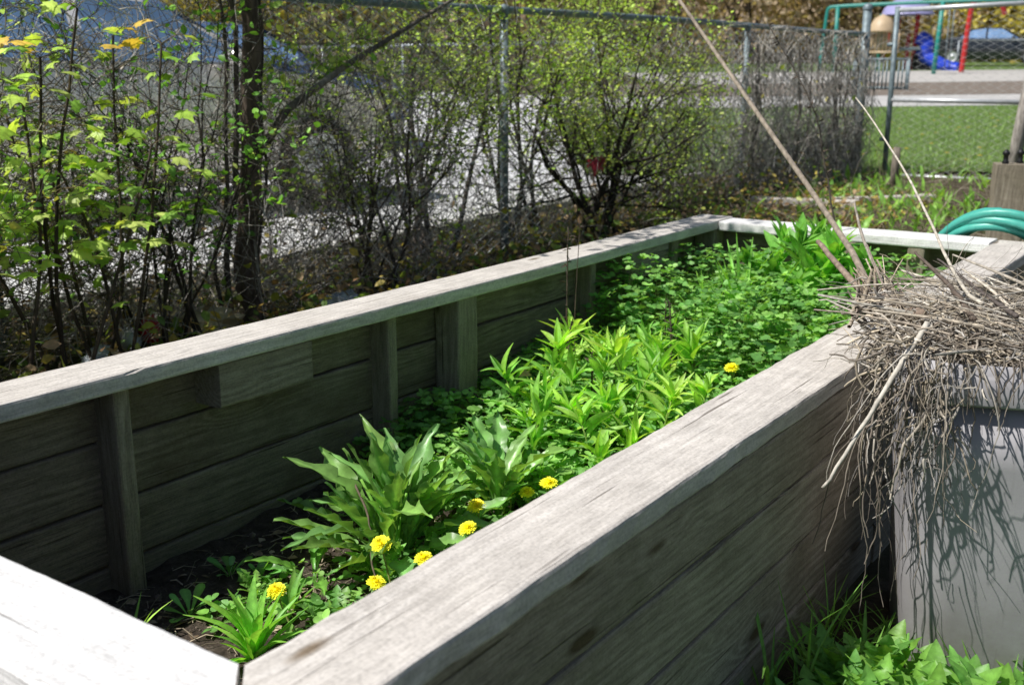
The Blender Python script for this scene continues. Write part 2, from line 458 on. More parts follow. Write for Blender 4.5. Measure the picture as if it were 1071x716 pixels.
L_GRASS = [lance(.02, 6, droop=d, fold=.4, curl=c) for d, c in ((.1, .02), (.5, .2), (.9, .4))]
L_SPOON = [strip([(0, .02), (.2, .03), (.45, .06), (.7, .12), (.88, .13), (.97, .08), (1, .01)], d, .2, .0, c) for d, c in ((.2, .1), (.5, .3))]
def rosette_leaf(seed, droop, curl, toothed=0., n=20):
    """wavy edged blade: narrow stalk, widest in the outer third, ruffled margins"""
    rnd = random.Random(seed); T = []; C = []; p1, p2 = rnd.uniform(0, 6), rnd.uniform(0, 6)
    side = rnd.uniform(-.10, .10); ruff = rnd.uniform(.018, .034)
    for i in range(n+1):
        y = i/n
        w = .018 + .088*smooth((y-.12)/.55)
        w *= max(.03, 1-smooth((y-.74)/.27))**.75
        a = 1+.22*math.sin(y*31+p1)+.10*math.sin(y*53+p2); b = 1+.22*math.sin(y*29+p2)+.10*math.sin(y*57+p1)
        z = -droop*y**2.2+curl*y; x0 = side*y*y
        r1 = ruff*math.sin(y*36+p2)*smooth(y*3); r2 = ruff*math.sin(y*33+p1)*smooth(y*3)
        wl, wr = w*a, w*b
        T += [(x0-wl, y, z+.34*wl+r1), (x0-wl*.5, y, z+.10*wl+r1*.35), (x0, y, z-.012*w*8), (x0+wr*.5, y, z+.10*wr+r2*.35), (x0+wr, y, z+.34*wr+r2)]
        C += [.82, .98, 1.55, .98, .82]
    F = []
    for i in range(n):
        for k in range(4): q = i*5+k; F.append((q, q+1, q+6, q+5))
    return np.array(T), np.array(F), np.array(C)
L_ROS = [rosette_leaf(s, d, c, .15) for s, d, c in ((1, .25, .15), (2, .5, .3), (3, .8, .45), (4, .1, 0), (5, .38, .3))]
def jag_leaf(seed, droop, curl):
    rnd = random.Random(seed); pr = [(0, .02), (.15, .022)]; y = .2
    while y < .82:
        w = .07+.13*y; pr.append((y, w*1.25*rnd.uniform(.85, 1.15))); pr.append((y+.06, w*.24)); y += .115
    pr += [(.84, .135), (.9, .10), (.96, .05), (1, .006)]
    return strip(pr, droop, .2, .012, curl, seed)
L_JAG = [jag_leaf(s, d, c) for s, d, c in ((1, .25, .2), (2, .5, .35), (3, .15, .05), (4, .75, .5))]
def rnd_leaf(lobes=0, asp=1.0):
    T = [(0, 0, 0)]; n = 9; F = []
    pts = []
    for i in range(n):
        a = -PI*.5 + (i-(n-1)/2)*2*PI/(n+1) + PI
        r = .5*(1+.13*math.cos(lobes*a)) if lobes else .5
        pts.append((asp*r*math.cos(a), .5+r*math.sin(a), .05*math.cos(2*a)))
    T = [(0, 0, 0)] + pts[:] + [(0, .45, -.04)]
    c = len(T)-1; ring = list(range(0, c))
    F = [(ring[i], ring[(i+1) % len(ring)], c, c) for i in range(len(ring))]
    F = [(a, b, c) for a, b, c, _ in F]
    return np.array(T), np.array(F), np.concatenate([np.full(len(T)-1, 1.), [1.1]])
L_ROUND = rnd_leaf(0, .85); L_LOBE = rnd_leaf(3, 1.0)
def maple_leaf():
    out = [(0, 0), (.10, .07), (.34, -.04), (.28, .12), (.52, .28), (.40, .34), (.44, .60), (.28, .50), (.20, .58), (.10, .70), (0, 1.0)]
    P = out + [(-x, y) for x, y in out[-2:0:-1]]
    T = [(x, y, -.35*(x*x)-.22*y*y+.03*math.sin(9*x+5*y)) for x, y in P] + [(0, .28, .02)]
    c = len(T)-1; F = [(i, (i+1) % c, c) for i in range(c)]
    return np.array(T), np.array(F), np.concatenate([np.full(c, .95), [1.2]])
L_MAPLE = maple_leaf()
L_SMALL = (np.array([(0, 0, 0), (.3, .38, .06), (.22, .75, 0), (0, 1, -.1), (-.22, .75, 0), (-.3, .38, .06), (0, .5, -.03)]),
           np.array([(0, 1, 6), (1, 2, 6), (2, 3, 6), (3, 4, 6), (4, 5, 6), (5, 0, 6)]), np.array([1, 1, 1, 1, 1, 1, 1.1]))
def jit(c, n, v=.2, hv=.12):
    c = np.asarray(c)[None]; k = 1+rng.uniform(-v, v, (n, 1))
    h = rng.uniform(-hv, hv, (n, 1))
    return c*k*np.concatenate([1+h, 1+.2*h, 1-h], 1)
def unit(az, el): return np.stack([np.cos(el)*np.cos(az), np.cos(el)*np.sin(az), np.sin(el)], -1)
def norm_for(ax):
    z = np.array([0, 0, 1.])[None]; return z - ax*(ax@np.array([0, 0, 1.]))[:, None] + 1e-4

def multi(mb, temps, pos, ax, nr, sc, col, wid=None):
    n = len(pos); k = rng.integers(0, len(temps), n)
    for i, (T, F, C) in enumerate(temps):
        q = np.where(k == i)[0]
        if len(q): mb.leaves(T, F, pos[q], ax[q], nr[q], np.asarray(sc)[q], col[q], C, None if wid is None else wid[q])

G_MID = (.105, .24, .035); G_YEL = (.20, .36, .05); G_DARK = (.05, .13, .03); G_BLUE = (.10, .22, .06)

# ------------------------------------------------------------------ plants in the bed
# big rosette
def rosette(name, loc, n, ln, temps, col, label, cat, group=None, el=(20, 80), mat='leafd', wid=1., parent=True):
    t = thing(name, loc, label, cat, group)
    mb = MB(); az = np.arange(n)*2.399+rng.uniform(-.3, .3, n); e = np.radians(rng.uniform(el[0], el[1], n))
    ax = unit(az, e); pos = np.zeros((n, 3)); pos[:, :2] = ax[:, :2]*.008
    sc = rng.uniform(ln*.65, ln*1.1, n)
    nr = -ax*0 + np.stack([-np.cos(az)*np.sin(e), -np.sin(az)*np.sin(e), np.cos(e)], -1) + rng.normal(0, .18, (n, 3))
    multi(mb, temps, pos, ax, nr, sc, jit(col, n), rng.uniform(.85, 1.2, n)*wid)
    mb.build('foliage', M[mat], t)
    return t
x, y = -1.46, 1.62
big = thing('leafy_weed', (x, y, soilz(x, y)), 'large rosette of long wavy upright leaves, biggest plant near the front of the bed', 'weed')
mb = MB()
n = 66; az = np.arange(n)*2.399+rng.uniform(-.3, .3, n); el = np.radians(np.concatenate([rng.uniform(62, 87, 36), rng.uniform(25, 62, 30)]))
ax = unit(az, el); nr = np.stack([-np.cos(az)*np.sin(el), -np.sin(az)*np.sin(el), np.cos(el)], -1)+rng.normal(0, .25, (n, 3))
pos = np.concatenate([ax[:, :2]*.035+rng.normal(0, .012, (n, 2)), np.zeros((n, 1))], 1)
multi(mb, L_ROS, pos, ax, nr, rng.uniform(.18, .31, n), jit((.11, .21, .055), n, .3), rng.uniform(.6, .9, n))
mb.build('foliage', M['leafd'], big)
mb = MB()
for k in range(5):
    a = U(0, 6.28); mb.tube([(0, 0, 0), (.03*math.cos(a), .03*math.sin(a), .1), (.07*math.cos(a), .07*math.sin(a), U(.16, .2))], [.004, .003, .003], 5, (.16, .30, .06))
mb.build('stem', M['leaf'], big)
# second rosette clump to its right, behind
rosette('leafy_weed', (-1.36, 1.86, soilz(-1.36, 1.86)), 28, .26, L_ROS, (.11, .215, .055), 'smaller upright rosette of wavy leaves just behind and right of the big rosette', 'weed', el=(50, 85), wid=.72)
rosette('leafy_weed', (-1.52, 1.43, soilz(-1.52, 1.43)), 8, .15, L_ROS, (.085, .20, .035), 'low wavy leaved rosette in front of the big rosette, above the nearest yellow bloom', 'weed', el=(15, 50), wid=.75)
rosette('leafy_weed', (-1.415, 1.17, soilz(-1.415, 1.17)), 26, .15, L_LANCE, (.15, .31, .05), 'small clump of pale lance shaped leaves by the front corner of the bed', 'weed', el=(25, 82), mat='leaf', wid=.58)
rosette('seedling', (-1.70, 1.36, soilz(-1.70, 1.36)), 8, .055, L_SPOON, (.09, .21, .05), 'small shaded spoon leaved seedling nearest the first wall post', 'seedling', el=(20, 70), wid=1.5)
rosette('seedling', (-1.63, 1.38, soilz(-1.63, 1.38)), 9, .06, L_SPOON, (.10, .24, .05), 'sunlit spoon leaved seedling between the shaded seedling and the big rosette', 'seedling', el=(20, 75), wid=1.5)
rosette('seedling', (-1.63, 1.20, soilz(-1.63, 1.20)), 9, .06, L_SPOON, (.11, .25, .05), 'spoon leaved seedling at the edge of the shade by the near cap board', 'seedling', el=(20, 75), wid=1.4)
rosette('seedling', (-1.54, 1.25, soilz(-1.54, 1.25)), 12, .05, L_JAG, (.12, .26, .06), 'feathery seedling left of the front clump of lance shaped leaves', 'seedling', el=(15, 65), mat='leaf')
rosette('grass_tuft', (-1.63, 1.06, soilz(-1.63, 1.06)), 4, .15, L_GRASS, (.20, .36, .06), 'thin sprig of grass arching beside the near cap board', 'grass', el=(30, 65), mat='leaf', wid=1.3)
rosette('leafy_weed', (-1.28, 2.03, soilz(-1.28, 2.03)), 8, .13, L_SPOON, (.13, .28, .05), 'spoon leaved plant behind the row of three yellow flowers', 'weed', el=(40, 80), wid=1.5)
rosette('leafy_weed', (-1.17, 1.48, soilz(-1.17, 1.48)), 9, .11, L_JAG, (.10, .22, .04), 'jagged leaved weed tucked against the right cap board beside the front flowers', 'weed', el=(15, 60))
rosette('leafy_weed', (-1.13, 1.75, soilz(-1.13, 1.75)), 10, .11, L_JAG, (.11, .24, .045), 'jagged leaved weed beneath the pair of yellow flowers by the right board', 'weed', el=(15, 60))

for i, (x, y) in enumerate(((-1.30, 1.28), (-1.22, 1.36), (-1.36, 1.33), (-1.48, 1.33), (-1.40, 1.52), (-1.33, 1.62), (-1.24, 1.68), (-1.18, 1.60), (-1.58, 1.33), (-1.34, 1.74), (-1.26, 1.78), (-1.20, 1.90))):
    rosette('low_weed', (x, y, soilz(x, y)), 18, U(.06, .10), L_JAG if i % 3 else L_LANCE, random.choice([(.11, .22, .045), (.14, .26, .06), (.09, .19, .04)]),
            'low jagged leaved weed on the sunny soil along the right board near the yellow blooms', 'weed', 'low weeds among the yellow blooms', el=(15, 75), mat='leaf', wid=.8)
# dandelion flowers
def flower_head(mb, r, n=150):
    mb.lathe([(r*.55, -.001), (r*.5, r*.22), (r*.3, r*.42), (.0004, r*.5)], 12, col=(.98, .88, .05))
    i = np.arange(n); az = i*2.399; k = (i+.5)/n                # 0 centre .. 1 rim
    el = np.radians(88-82*k**.8) ; el += rng.normal(0, .08, n)
    ax = unit(az, el); ln = r*(.62+.38*k)*rng.uniform(.9, 1.08, n)
    nr = np.stack([-np.cos(az)*np.sin(el), -np.sin(az)*np.sin(el), np.cos(el)], -1)
    T = np.array([(-.05, 0, 0), (.05, 0, 0), (.085, .55, .05), (-.085, .55, .05), (.075, 1., -.02), (-.075, 1., -.02)])
    F = np.array([(0, 1, 2, 3), (3, 2, 4, 5)])
    c = np.array([1., .98, .07])[None]*np.ones((n, 1)); c[:, 1] -= .07*(1-k); c *= rng.uniform(.9, 1.08, (n, 1))
    mb.leaves(T, F, np.zeros((n, 3)), ax, nr, ln, c)
FL = [  # x, y, z of the head, radius, tilt direction, label
 (-1.437, 1.256, .42, .019, (.1, -.3), 'yellow dandelion bloom nearest the front, above the clump of lance shaped leaves'),
 (-1.353, 1.458, .46, .021, (.3, -.5), 'yellow dandelion bloom facing forward at the foot of the big leafy rosette'),
 (-1.272, 1.353, .445, .018, (.2, -.1), 'half hidden dandelion bloom on the edge of the cap board, below the big rosette'),
 (-1.232, 1.444, .47, .018, (0, -.2), 'half hidden dandelion bloom on the board edge, right of the bloom at the rosette foot'),
 (-1.251, 1.605, .468, .0195, (-.1, -.4), 'yellow dandelion bloom just below another bloom, touching the cap board edge'),
 (-1.285, 1.679, .483, .0195, (0, -.35), 'yellow dandelion bloom just above another bloom, right of the big rosette'),
 (-1.323, 1.854, .45, .014, (0, -.2), 'small partly open dandelion bloom, leftmost of the row of three'),
 (-1.26, 1.831, .47, .017, (.1, -.3), 'yellow dandelion bloom, middle of the row of three'),
 (-1.229, 1.871, .485, .02, (0, -.2), 'yellow dandelion bloom, rightmost of the row of three on the board edge'),
 (-1.209, 2.792, .545, .021, (0, -.25), 'lone yellow dandelion bloom far along the board beside the bright lance leaved clump'),
 (-1.55, 1.715, .50, .010, (0, 0), 'closed yellow dandelion bud among the upper leaves of the big rosette'),
]
M['bract'] = M['leaf']
for (x, y, z, r, tl, lb) in FL:
    bx, by = x + U(-.02, .04), y + U(-.02, .05); bz = soilz(bx, by)
    t = thing('dandelion', (bx, by, bz), lb, 'flower', 'dandelion blooms in the bed')
    top = Vector((x-bx, y-by, z-bz))
    ax = Vector((tl[0], tl[1], 1)).normalized()
    mb = MB(); p0 = Vector((0, 0, -.01)); p3 = top - ax*.008; p2 = p3-ax*.04; p1 = Vector((p2.x*.3, p2.y*.3, p2.z*.45))
    pts = []
    for i in range(9):
        s = i/8; pts.append(p0*(1-s)**3 + p1*3*s*(1-s)**2 + p2*3*s*s*(1-s) + p3*s**3)
    mb.tube(pts, .0022, 6, (.22, .25, .09)); mb.build('stem', M['leaf'], t)
    mb = MB(); flower_head(mb, r*1.08, 210 if r > .012 else 90); o = mb.build('flower_head', M['petal'], t)
    o.location = top - ax*.004; o.rotation_euler = ax.to_track_quat('Z', 'Y').to_euler()
    mb = MB(); mb.lathe([(.0025, -.012), (.006, -.009), (.0075, -.003), (.007, .002)], 10, col=(.10, .2, .04))
    k = 12; az = np.arange(k)*2*PI/k; e = np.full(k, -.5)
    mb.leaves(*L_SMALL[:2], np.tile([[0, 0, -.004]], (k, 1)), unit(az, e), np.tile([[0, 0, 1.]], (k, 1)), np.full(k, .016), jit((.12, .23, .05), k), None, np.full(k, .5))
    b = mb.build('bracts', M['leaf'], t); b.location = o.location; b.rotation_euler = o.rotation_euler

# lance leaved clump (many stems)
def lance_plant(name, loc, h, ln, label, group, col=G_YEL, per=.030, cat='leafy plant', lean=None, wid=1.):
    t = thing(name, loc, label, cat, group)
    lean = lean or (U(-.25, .25), U(-.25, .25))
    sm = MB(); lf = MB(); pts = [(lean[0]*h*s*s, lean[1]*h*s*s, h*s) for s in lin(0, 1, 6)]
    sm.tube(pts, [.0035, .003, .003, .0025, .002, .0015], 5, (.16, .22, .06)); sm.build('stem', M['leaf'], t)
    n = int(h/per*2)+8; s = np.concatenate([rng.uniform(.25, 1, n-9), np.full(9, 1.)])
    n = len(s)
    pos = np.stack([lean[0]*h*s*s, lean[1]*h*s*s, h*s], -1)
    az = np.arange(n)*2.0+rng.uniform(0, 6.28) + rng.normal(0, .3, n); el = np.radians(10 + 55*s**2 + rng.normal(0, 14, n))
    el[-9:] = np.radians(rng.uniform(25, 82, 9))
    ax = unit(az, el); nr = norm_for(ax) + rng.normal(0, .25, (n, 3))
    sc = ln*rng.uniform(.7, 1.2, n)*np.where(s > .97, .9, 1)
    multi(lf, L_LANCE, pos, ax, nr, sc, jit(col, n, .22), rng.uniform(.62, 1.0, n)*wid)
    lf.build('foliage', M['leaf'], t); return t
k = 0
spots = []
for tr in range(4000):
    x, y = U(-1.70, -1.05), U(2.05, 2.86)
    d = ((x+1.38)/.33)**2 + ((y-2.45+.35*(x+1.38))/.40)**2
    if d < 1 and not (x > -1.30 and y > 2.42) and all((x-a)**2+(y-b)**2 > .066**2 for a, b in spots): spots.append((x, y))
for (x, y) in spots[:38]:
    lance_plant('lance_leaved_plant', (x, y, soilz(x, y)), U(.08, .24), U(.07, .12),
                'bright yellow green lance leaved stem in the dense clump mid bed', 'lance leaved stems in the clump mid bed', random.choice([(.19, .32, .05), (.15, .285, .045), (.23, .34, .07), (.12, .25, .04)]))
spots2 = [(-1.42, 3.55), (-1.33, 3.62), (-1.25, 3.55), (-1.36, 3.48), (-1.29, 3.70), (-1.45, 3.66), (-1.20, 3.66), (-1.22, 3.45), (-1.15, 3.55), (-1.30, 3.42)]
for i, (x, y) in enumerate(spots2):
    lance_plant('tall_leafy_plant', (x, y, soilz(x, y)), U(.29, .40) - .12*(y < 3.5), U(.085, .125),
                'tall leafy green stem in the group rising above the far cap board', 'tall leafy stems at the far end', random.choice([(.10, .235, .04), (.13, .27, .05), (.085, .20, .035)]), .013, wid=1.7)
def bushy(loc, h, label, col, grp):
    t = thing('bushy_weed', loc, label, 'weed', grp)
    sm = MB(); P = []; A = []
    for k in range(7):
        a = U(0, 6.28); ln = U(.15, .5); hh = h*U(.6, 1.1)
        pts = [np.array([ln*h*math.cos(a)*q**1.2, ln*h*math.sin(a)*q**1.2, hh*q]) for q in lin(0, 1, 7)]
        sm.tube(pts, np.linspace(.0022, .001, 7), 4, (.14, .2, .06), False)
        for q in lin(.2, 1, 8):
            p = np.array([np.interp(q, lin(0, 1, 7), [w[j] for w in pts]) for j in range(3)]); b = U(0, 6.28)
            for e in (0, PI/2, PI, 1.5*PI): P.append(p); A.append((math.cos(b+e), math.sin(b+e), U(-.15, .7)))
    sm.build('stem', M['leaf'], t); lf = MB(); n = len(P); A = np.array(A)
    lf.leaves(L_LOBE[0], L_LOBE[1], np.array(P), A, norm_for(A)+rng.normal(0, .35, (n, 3)), rng.uniform(.016, .034, n), jit(col, n, .3), L_LOBE[2], rng.uniform(.8, 1.1, n))
    lf.build('foliage', M['leaf'], t)
for i in range(30):
    x, y = (U(-1.74, -.95), U(2.75, 3.7)) if i < 22 else (U(-1.7, -1.15), U(1.95, 2.5))
    bushy((x, y, soilz(x, y)), U(.13, .26) if i < 22 else U(.10, .16), 'bushy green weed with small lobed leaves in the far half of the bed' if i < 22 else 'low bushy green weed with small lobed leaves beside the big leafy rosette', random.choice([(.10, .215, .05), (.13, .25, .06), (.08, .18, .045)]), 'bushy green weeds in the far half of the bed' if i < 22 else 'low bushy weeds beside the big rosette')
# grass tufts
for (x, y, h, nn, lb) in ((-1.46, 3.42, .40, 30, 'tall upright grass tuft left of the tall leafy stems at the far end'),
                          (-1.53, 3.30, .28, 16, 'shorter grass tuft in front of the tall grass at the far end'),
                          (-1.33, 1.98, .14, 12, 'little grass tuft behind the big rosette')):
    rosette('grass_tuft', (x, y, soilz(x, y)), nn, h, L_GRASS, (.16, .32, .05), lb, 'grass', el=(62, 88), mat='leaf')

# ground cover : trifoliate clover-like leaves
def cover(name, n, dens, hfun, size, cols, label):
    stems = MB(); pos = []; got = 0
    P = []
    while len(P) < n:
        x, y = U(-1.86, -.80), U(1.15, 3.92)
        if random.random() < dens(x, y): P.append((x, y))
    P = np.array(P); z0 = np.array([soilz(a, b) for a, b in P]); h = np.array([hfun(a, b) for a, b in P])*rng.uniform(.15, 1.25, n)
    off = rng.normal(0, .02, (n, 2))
    top = np.concatenate([P+off, (z0+h)[:, None]], 1)
    mb = MB(); base = np.concatenate([P, z0[:, None]], 1)
    # stems as thin triangles
    side = np.array([.0012, 0, 0])
    V = np.stack([base-side, base+side, top], 1).reshape(-1, 3)
    mb.bulk(V, np.arange(3*n).reshape(-1, 3), np.repeat(jit((.10, .15, .04), n), 3, 0))
    ci = rng.integers(0, len(cols), n); c = np.array([cols[i] for i in ci])*rng.uniform(.75, 1.25, (n, 1))
    a0 = rng.uniform(0, 6.28, n); tiltn = np.concatenate([rng.normal(0, .55, (n, 2)), np.ones((n, 1))], 1)
    tiltn[:, 1] -= .12
    sc = size*rng.uniform(.6, 1.3, n)
    for k in range(3):
        ax = unit(a0 + k*2.09, rng.normal(.12, .2, n))
        mb.leaves(L_LOBE[0] if k % 2 else L_ROUND[0], L_ROUND[1], top, ax, tiltn, sc, c*rng.uniform(.9, 1.1, (n, 1)), L_ROUND[2])
    o = mb.build(name, M['leaf']); tag(o, label, 'ground cover', kind='stuff'); return o
def dens(x, y):
    d = smooth((y-1.55)/.5)
    d = max(d, .22*smooth((x+1.66)/.2)*smooth((y-1.15)/.2))
    if x < -1.66 and y < 1.9: d *= .12
    return d
def hcov(x, y):
    h = .035 + .06*smooth((y-1.6)/.5) + .085*smooth((y-2.6)/.6)
    h += (.035+.075*smooth((y-2.6)/.5))*mnoise.noise(Vector((x*4.3, y*4.3, 1))) + .06*smooth((y-2.75)/.4)
    return max(.02, h)
cover('clover_ground_cover', 11500, dens, hcov, .0175, [(.085, .19, .045), (.12, .24, .055), (.06, .14, .035), (.16, .29, .07)], 'dense low green clover like leaves carpeting the bed soil')
# small weeds of low serrate leaves on the near soil + straw litter
mb = MB(); n = 1500
x = rng.uniform(-1.84, -.8, n); y = rng.uniform(.95, 2.4, n)
z = np.array([soilz(a, b) for a, b in zip(x, y)])
az = rng.uniform(0, 6.28, n)
for i in range(n):
    L_ = U(.015, .07); dx, dy = math.cos(az[i])*L_, math.sin(az[i])*L_; b = U(.0, .012)
    mb.tube([(x[i], y[i], z[i]+.003), (x[i]+dx*.5, y[i]+dy*.5, z[i]+.004+b), (x[i]+dx, y[i]+dy, z[i]+.004)], U(.0007, .0018), 3, np.array((.42, .35, .25))*U(.35, 1.4), False)
n = 260; x = rng.uniform(-1.82, -.85, n); y = rng.uniform(.9, 2.0, n); z = np.array([soilz(a, b) for a, b in zip(x, y)])+.006
ax = rng.normal(0, 1, (n, 3)); ax[:, 2] *= .25
mb.leaves(L_SMALL[0], L_SMALL[1], np.stack([x, y, z], -1), ax, rng.normal(0, .5, (n, 3))+np.array([0, 0, .8]), rng.uniform(.012, .035, n), np.array([(.30, .22, .14), (.20, .14, .09), (.42, .34, .24)])[rng.integers(0, 3, n)], L_SMALL[2])
o = mb.build('straw_litter', M['twig']); tag(o, 'dry straw and stem bits lying on the bed soil', 'litter', kind='stuff')

mb = MB(); T0 = [(0, 0, 1), (.9, 0, .3), (.28, .85, .35), (-.72, .53, .3), (-.72, -.53, .35), (.28, -.85, .3), (.5, .4, -.5), (-.5, .3, -.5), (0, -.6, -.5)]
F0 = [(0, 1, 2), (0, 2, 3), (0, 3, 4), (0, 4, 5), (0, 5, 1), (1, 6, 2), (2, 6, 7), (2, 7, 3), (3, 7, 4), (4, 7, 8), (4, 8, 5), (5, 8, 6), (5, 6, 1)]
n = 700; x = rng.uniform(-1.84, -.8, n); y = rng.uniform(.75, 2.1, n); z = np.array([soilz(a, b) for a, b in zip(x, y)])
mb.leaves(np.array(T0), np.array(F0), np.stack([x, y, z], -1), rng.normal(0, 1, (n, 3)), rng.normal(0, 1, (n, 3)), .003+.010*rng.random(n)**3, np.array((.15, .12, .095))[None]*rng.uniform(.4, 1.8, (n, 1)), None)
o = mb.build('soil_clods', M['bark'], shade=False); tag(o, 'small clods and stones on the bare bed soil', 'soil clods', kind='stuff')
# dry standing stalks in the bed
def dry_stalk(name, pts, r0, label, cat='dry stalk', group=None, col=(.10, .075, .055), nodes=0, seed=0, fluff=0):
    P = [Vector(p) for p in pts]; base = P[0]
    t = thing(name, base, label, cat, group)
    rs = []; Q = []
    n = 14
    for i in range(n+1):
        s = i/n*(len(P)-1); k = min(int(s), len(P)-2); f = s-k
        p0 = P[max(0, k-1)]; p1 = P[k]; p2 = P[k+1]; p3 = P[min(len(P)-1, k+2)]
        q = .5*((2*p1)+(p2-p0)*f+(2*p0-5*p1+4*p2-p3)*f*f+(3*p1-p0-3*p2+p3)*f**3)
        w = .004*mnoise.noise(Vector((i*.9, seed, 0)))
        Q.append(q-base+Vector((w, w*.5, 0))); rs.append(r0*(1-.55*i/n)*(1+.12*mnoise.noise(Vector((i*2.1, seed, 4)))))
    mb = MB(); cc = np.array(col)*np.array([[1+.25*mnoise.noise(Vector((i*.7, seed, 2)))]*3 for i in range(n+1)])
    mb.tube(Q, rs, 6, cc); mb.build('stem', M['twig'], t)
    if fluff:
        fb = MB(); k = fluff; s = rng.uniform(.35, 1, k)
        QQ = np.array([list(q) for q in Q]); pos = np.stack([np.interp(s*n, np.arange(n+1), QQ[:, j]) for j in range(3)], -1)
        az = rng.uniform(0, 6.28, k); ax = unit(az, rng.uniform(-.5, 1.1, k))
        fb.leaves(*L_SMALL[:2], pos, ax, rng.normal(0, 1, (k, 3)), rng.uniform(.012, .028, k), jit((.08, .062, .048), k, .4), None, rng.uniform(.25, .6, k))
        fb.build('foliage', M['twig'], t)  # dry seed husks along the stalk, not leaves
    return t
for i, (x, y, h, lb, fl) in enumerate((
    (-1.66, 2.62, .52, 'tallest dark dry stalk, rising in front of the long side wall above the bright clump', 40),
    (-1.62, 2.55, .26, 'short dark dry seed stalk at the left edge of the bright leafy clump', 40),
    (-1.40, 2.78, .30, 'dark dry seed stalk in the right half of the bright leafy clump', 60),
    (-1.47, 2.45, .22, 'short dark dry stalk in the middle of the bright leafy clump', 25),
    (-1.50, 2.95, .26, 'dark dry stalk behind the bright leafy clump', 30),
    (-1.66, 2.66, .54, 'thin pale dry stalk right beside the tallest dark stalk', 0))):
    z = soilz(x, y); dry_stalk('dry_stalk', [(x, y, z), (x+U(-.01, .01), y, z+h*.5), (x+U(-.015, .015), y+U(-.01, .01), z+h)], .0038 if fl else .002, lb, 'dry stalk', 'dry stalks standing in the bed', seed=i, fluff=fl)
z = soilz(-1.43, 3.3)
dry_stalk('brown_stump', [(-1.44, 3.36, z), (-1.44, 3.36, z+.10), (-1.435, 3.355, z+.19)], .013, 'short thick brown dead stem standing in the far greenery', 'dead stem', col=(.20, .15, .085), seed=9)
dry_stalk('fallen_twig', [(-1.72, 2.22, .53), (-1.62, 2.2, .50), (-1.52, 2.17, .47), (-1.40, 2.13, .44)], .0022, 'thin dark twig lying slanted over the green leaves mid bed', 'twig', col=(.07, .05, .04), seed=4)
dry_stalk('dead_stalk', [(-1.56, 1.60, .50), (-1.46, 1.54, .45), (-1.38, 1.46, .40), (-1.30, 1.42, .36)], .003, 'brown dead stem leaning across the front of the big rosette', 'dead stem', col=(.13, .10, .07), seed=6)
# tan dead leaf
mb = MB(); T = L_MAPLE[0].copy(); T[:, 2] += .3*np.abs(T[:, 0])**1.3
mb.leaves(T, L_MAPLE[1], np.zeros((1, 3)), np.array([[.9, .3, .12]]), np.array([[.1, -.6, .8]]), [.062], np.array([[.46, .33, .17]]))
mb.leaves(T, L_MAPLE[1], np.array([[.012, .006, -.006]]), np.array([[.7, -.5, .0]]), np.array([[.0, -.5, .8]]), [.052], np.array([[.38, .27, .14]]))
o = mb.build('dead_leaf', M['leaf']); o.location = (-1.735, 2.47, .505); tag(o, 'curled tan dead leaf lying on the greenery near the wall post', 'leaf')

# ------------------------------------------------------------------ wheeled grey bin
phi = R(20); br = Vector((math.cos(phi), math.sin(phi), 0)); bb = Vector((-math.sin(phi), math.cos(phi), 0))
corner = Vector((-.478, 1.80, 0)); BW, BD, BT, BZ = .58, .50, .895, .26
bc = corner + br*(BW/2) + bb*(BD/2)
bin_ = thing('garbage_bin', (bc.x, bc.y, BZ), 'open grey plastic garbage bin heaped with dead stalks beside the raised bed', 'garbage bin', rz=phi)
def rr(w, d, r, n=8):
    out = []
    for cx_, cy_, a0 in ((w/2-r, d/2-r, 0), (-w/2+r, d/2-r, 90), (-w/2+r, -d/2+r, 180), (w/2-r, -d/2+r, 270)):
        for k in range(n+1): out.append((cx_+r*math.cos(R(a0+90*k/n)), cy_+r*math.sin(R(a0+90*k/n))))
    return out
def loft(mb, secs, col=(1, 1, 1), close=False):
    V = []; m = len(secs[0][0])
    for pts, z in secs: V += [(x, y, z) for x, y in pts]
    F = []
    for i in range(len(secs)-1):
        for j in range(m):
            k = (j+1) % m; F.append((i*m+j, i*m+k, (i+1)*m+k, (i+1)*m+j))
    if close: F.append(list(range(m))[::-1])
    mb.add(V, F, col)
Ht = BT-BZ
mb = MB(); secs = []
for z, s in ((0, .80), (.01, .815), (.25, .865), (.45, .905), (Ht-.07, .945)): secs.append((rr(BW*s, BD*s, .085), z))
secs += [(rr(BW*.93, BD*.93, .08), Ht-.075), (rr(BW*.90, BD*.90, .075), Ht-.2), (rr(BW*.78, BD*.78, .07), .02)]
loft(mb, secs, close=True); mb.build('tub', M['bin'], bin_)
mb = MB()
loft(mb, [(rr(BW*.95, BD*.95, .085), Ht-.066), (rr(BW*.995, BD*.995, .09), Ht-.068), (rr(BW*1.0, BD*1.0, .09), Ht-.064), (rr(BW*.995, BD*.995, .09), Ht-.022),
          (rr(BW*.985, BD*.985, .088), Ht-.018), (rr(BW*.975, BD*.975, .087), Ht-.014), (rr(BW*.968, BD*.968, .087), Ht), (rr(BW*.955, BD*.955, .085), Ht+.002), (rr(BW*.93, BD*.93, .08), Ht-.01), (rr(BW*.928, BD*.928, .08), Ht-.08)])
mb.build('rim', M['bin'], bin_)
mb = MB()
for sx in (-.14, .14):
    mb.box((sx, -BD/2-.012, Ht-.045), (.012, .026, .05))
mb.tube([(-.14, -BD/2-.022, Ht-.045), (-.05, -BD/2-.027, Ht-.045), (.05, -BD/2-.027, Ht-.045), (.14, -BD/2-.022, Ht-.045)], .012, 8)
# handle sits on the far side of the tub
h = mb.build('handle', M['bin'], bin_); h.rotation_euler = (0, 0, PI)
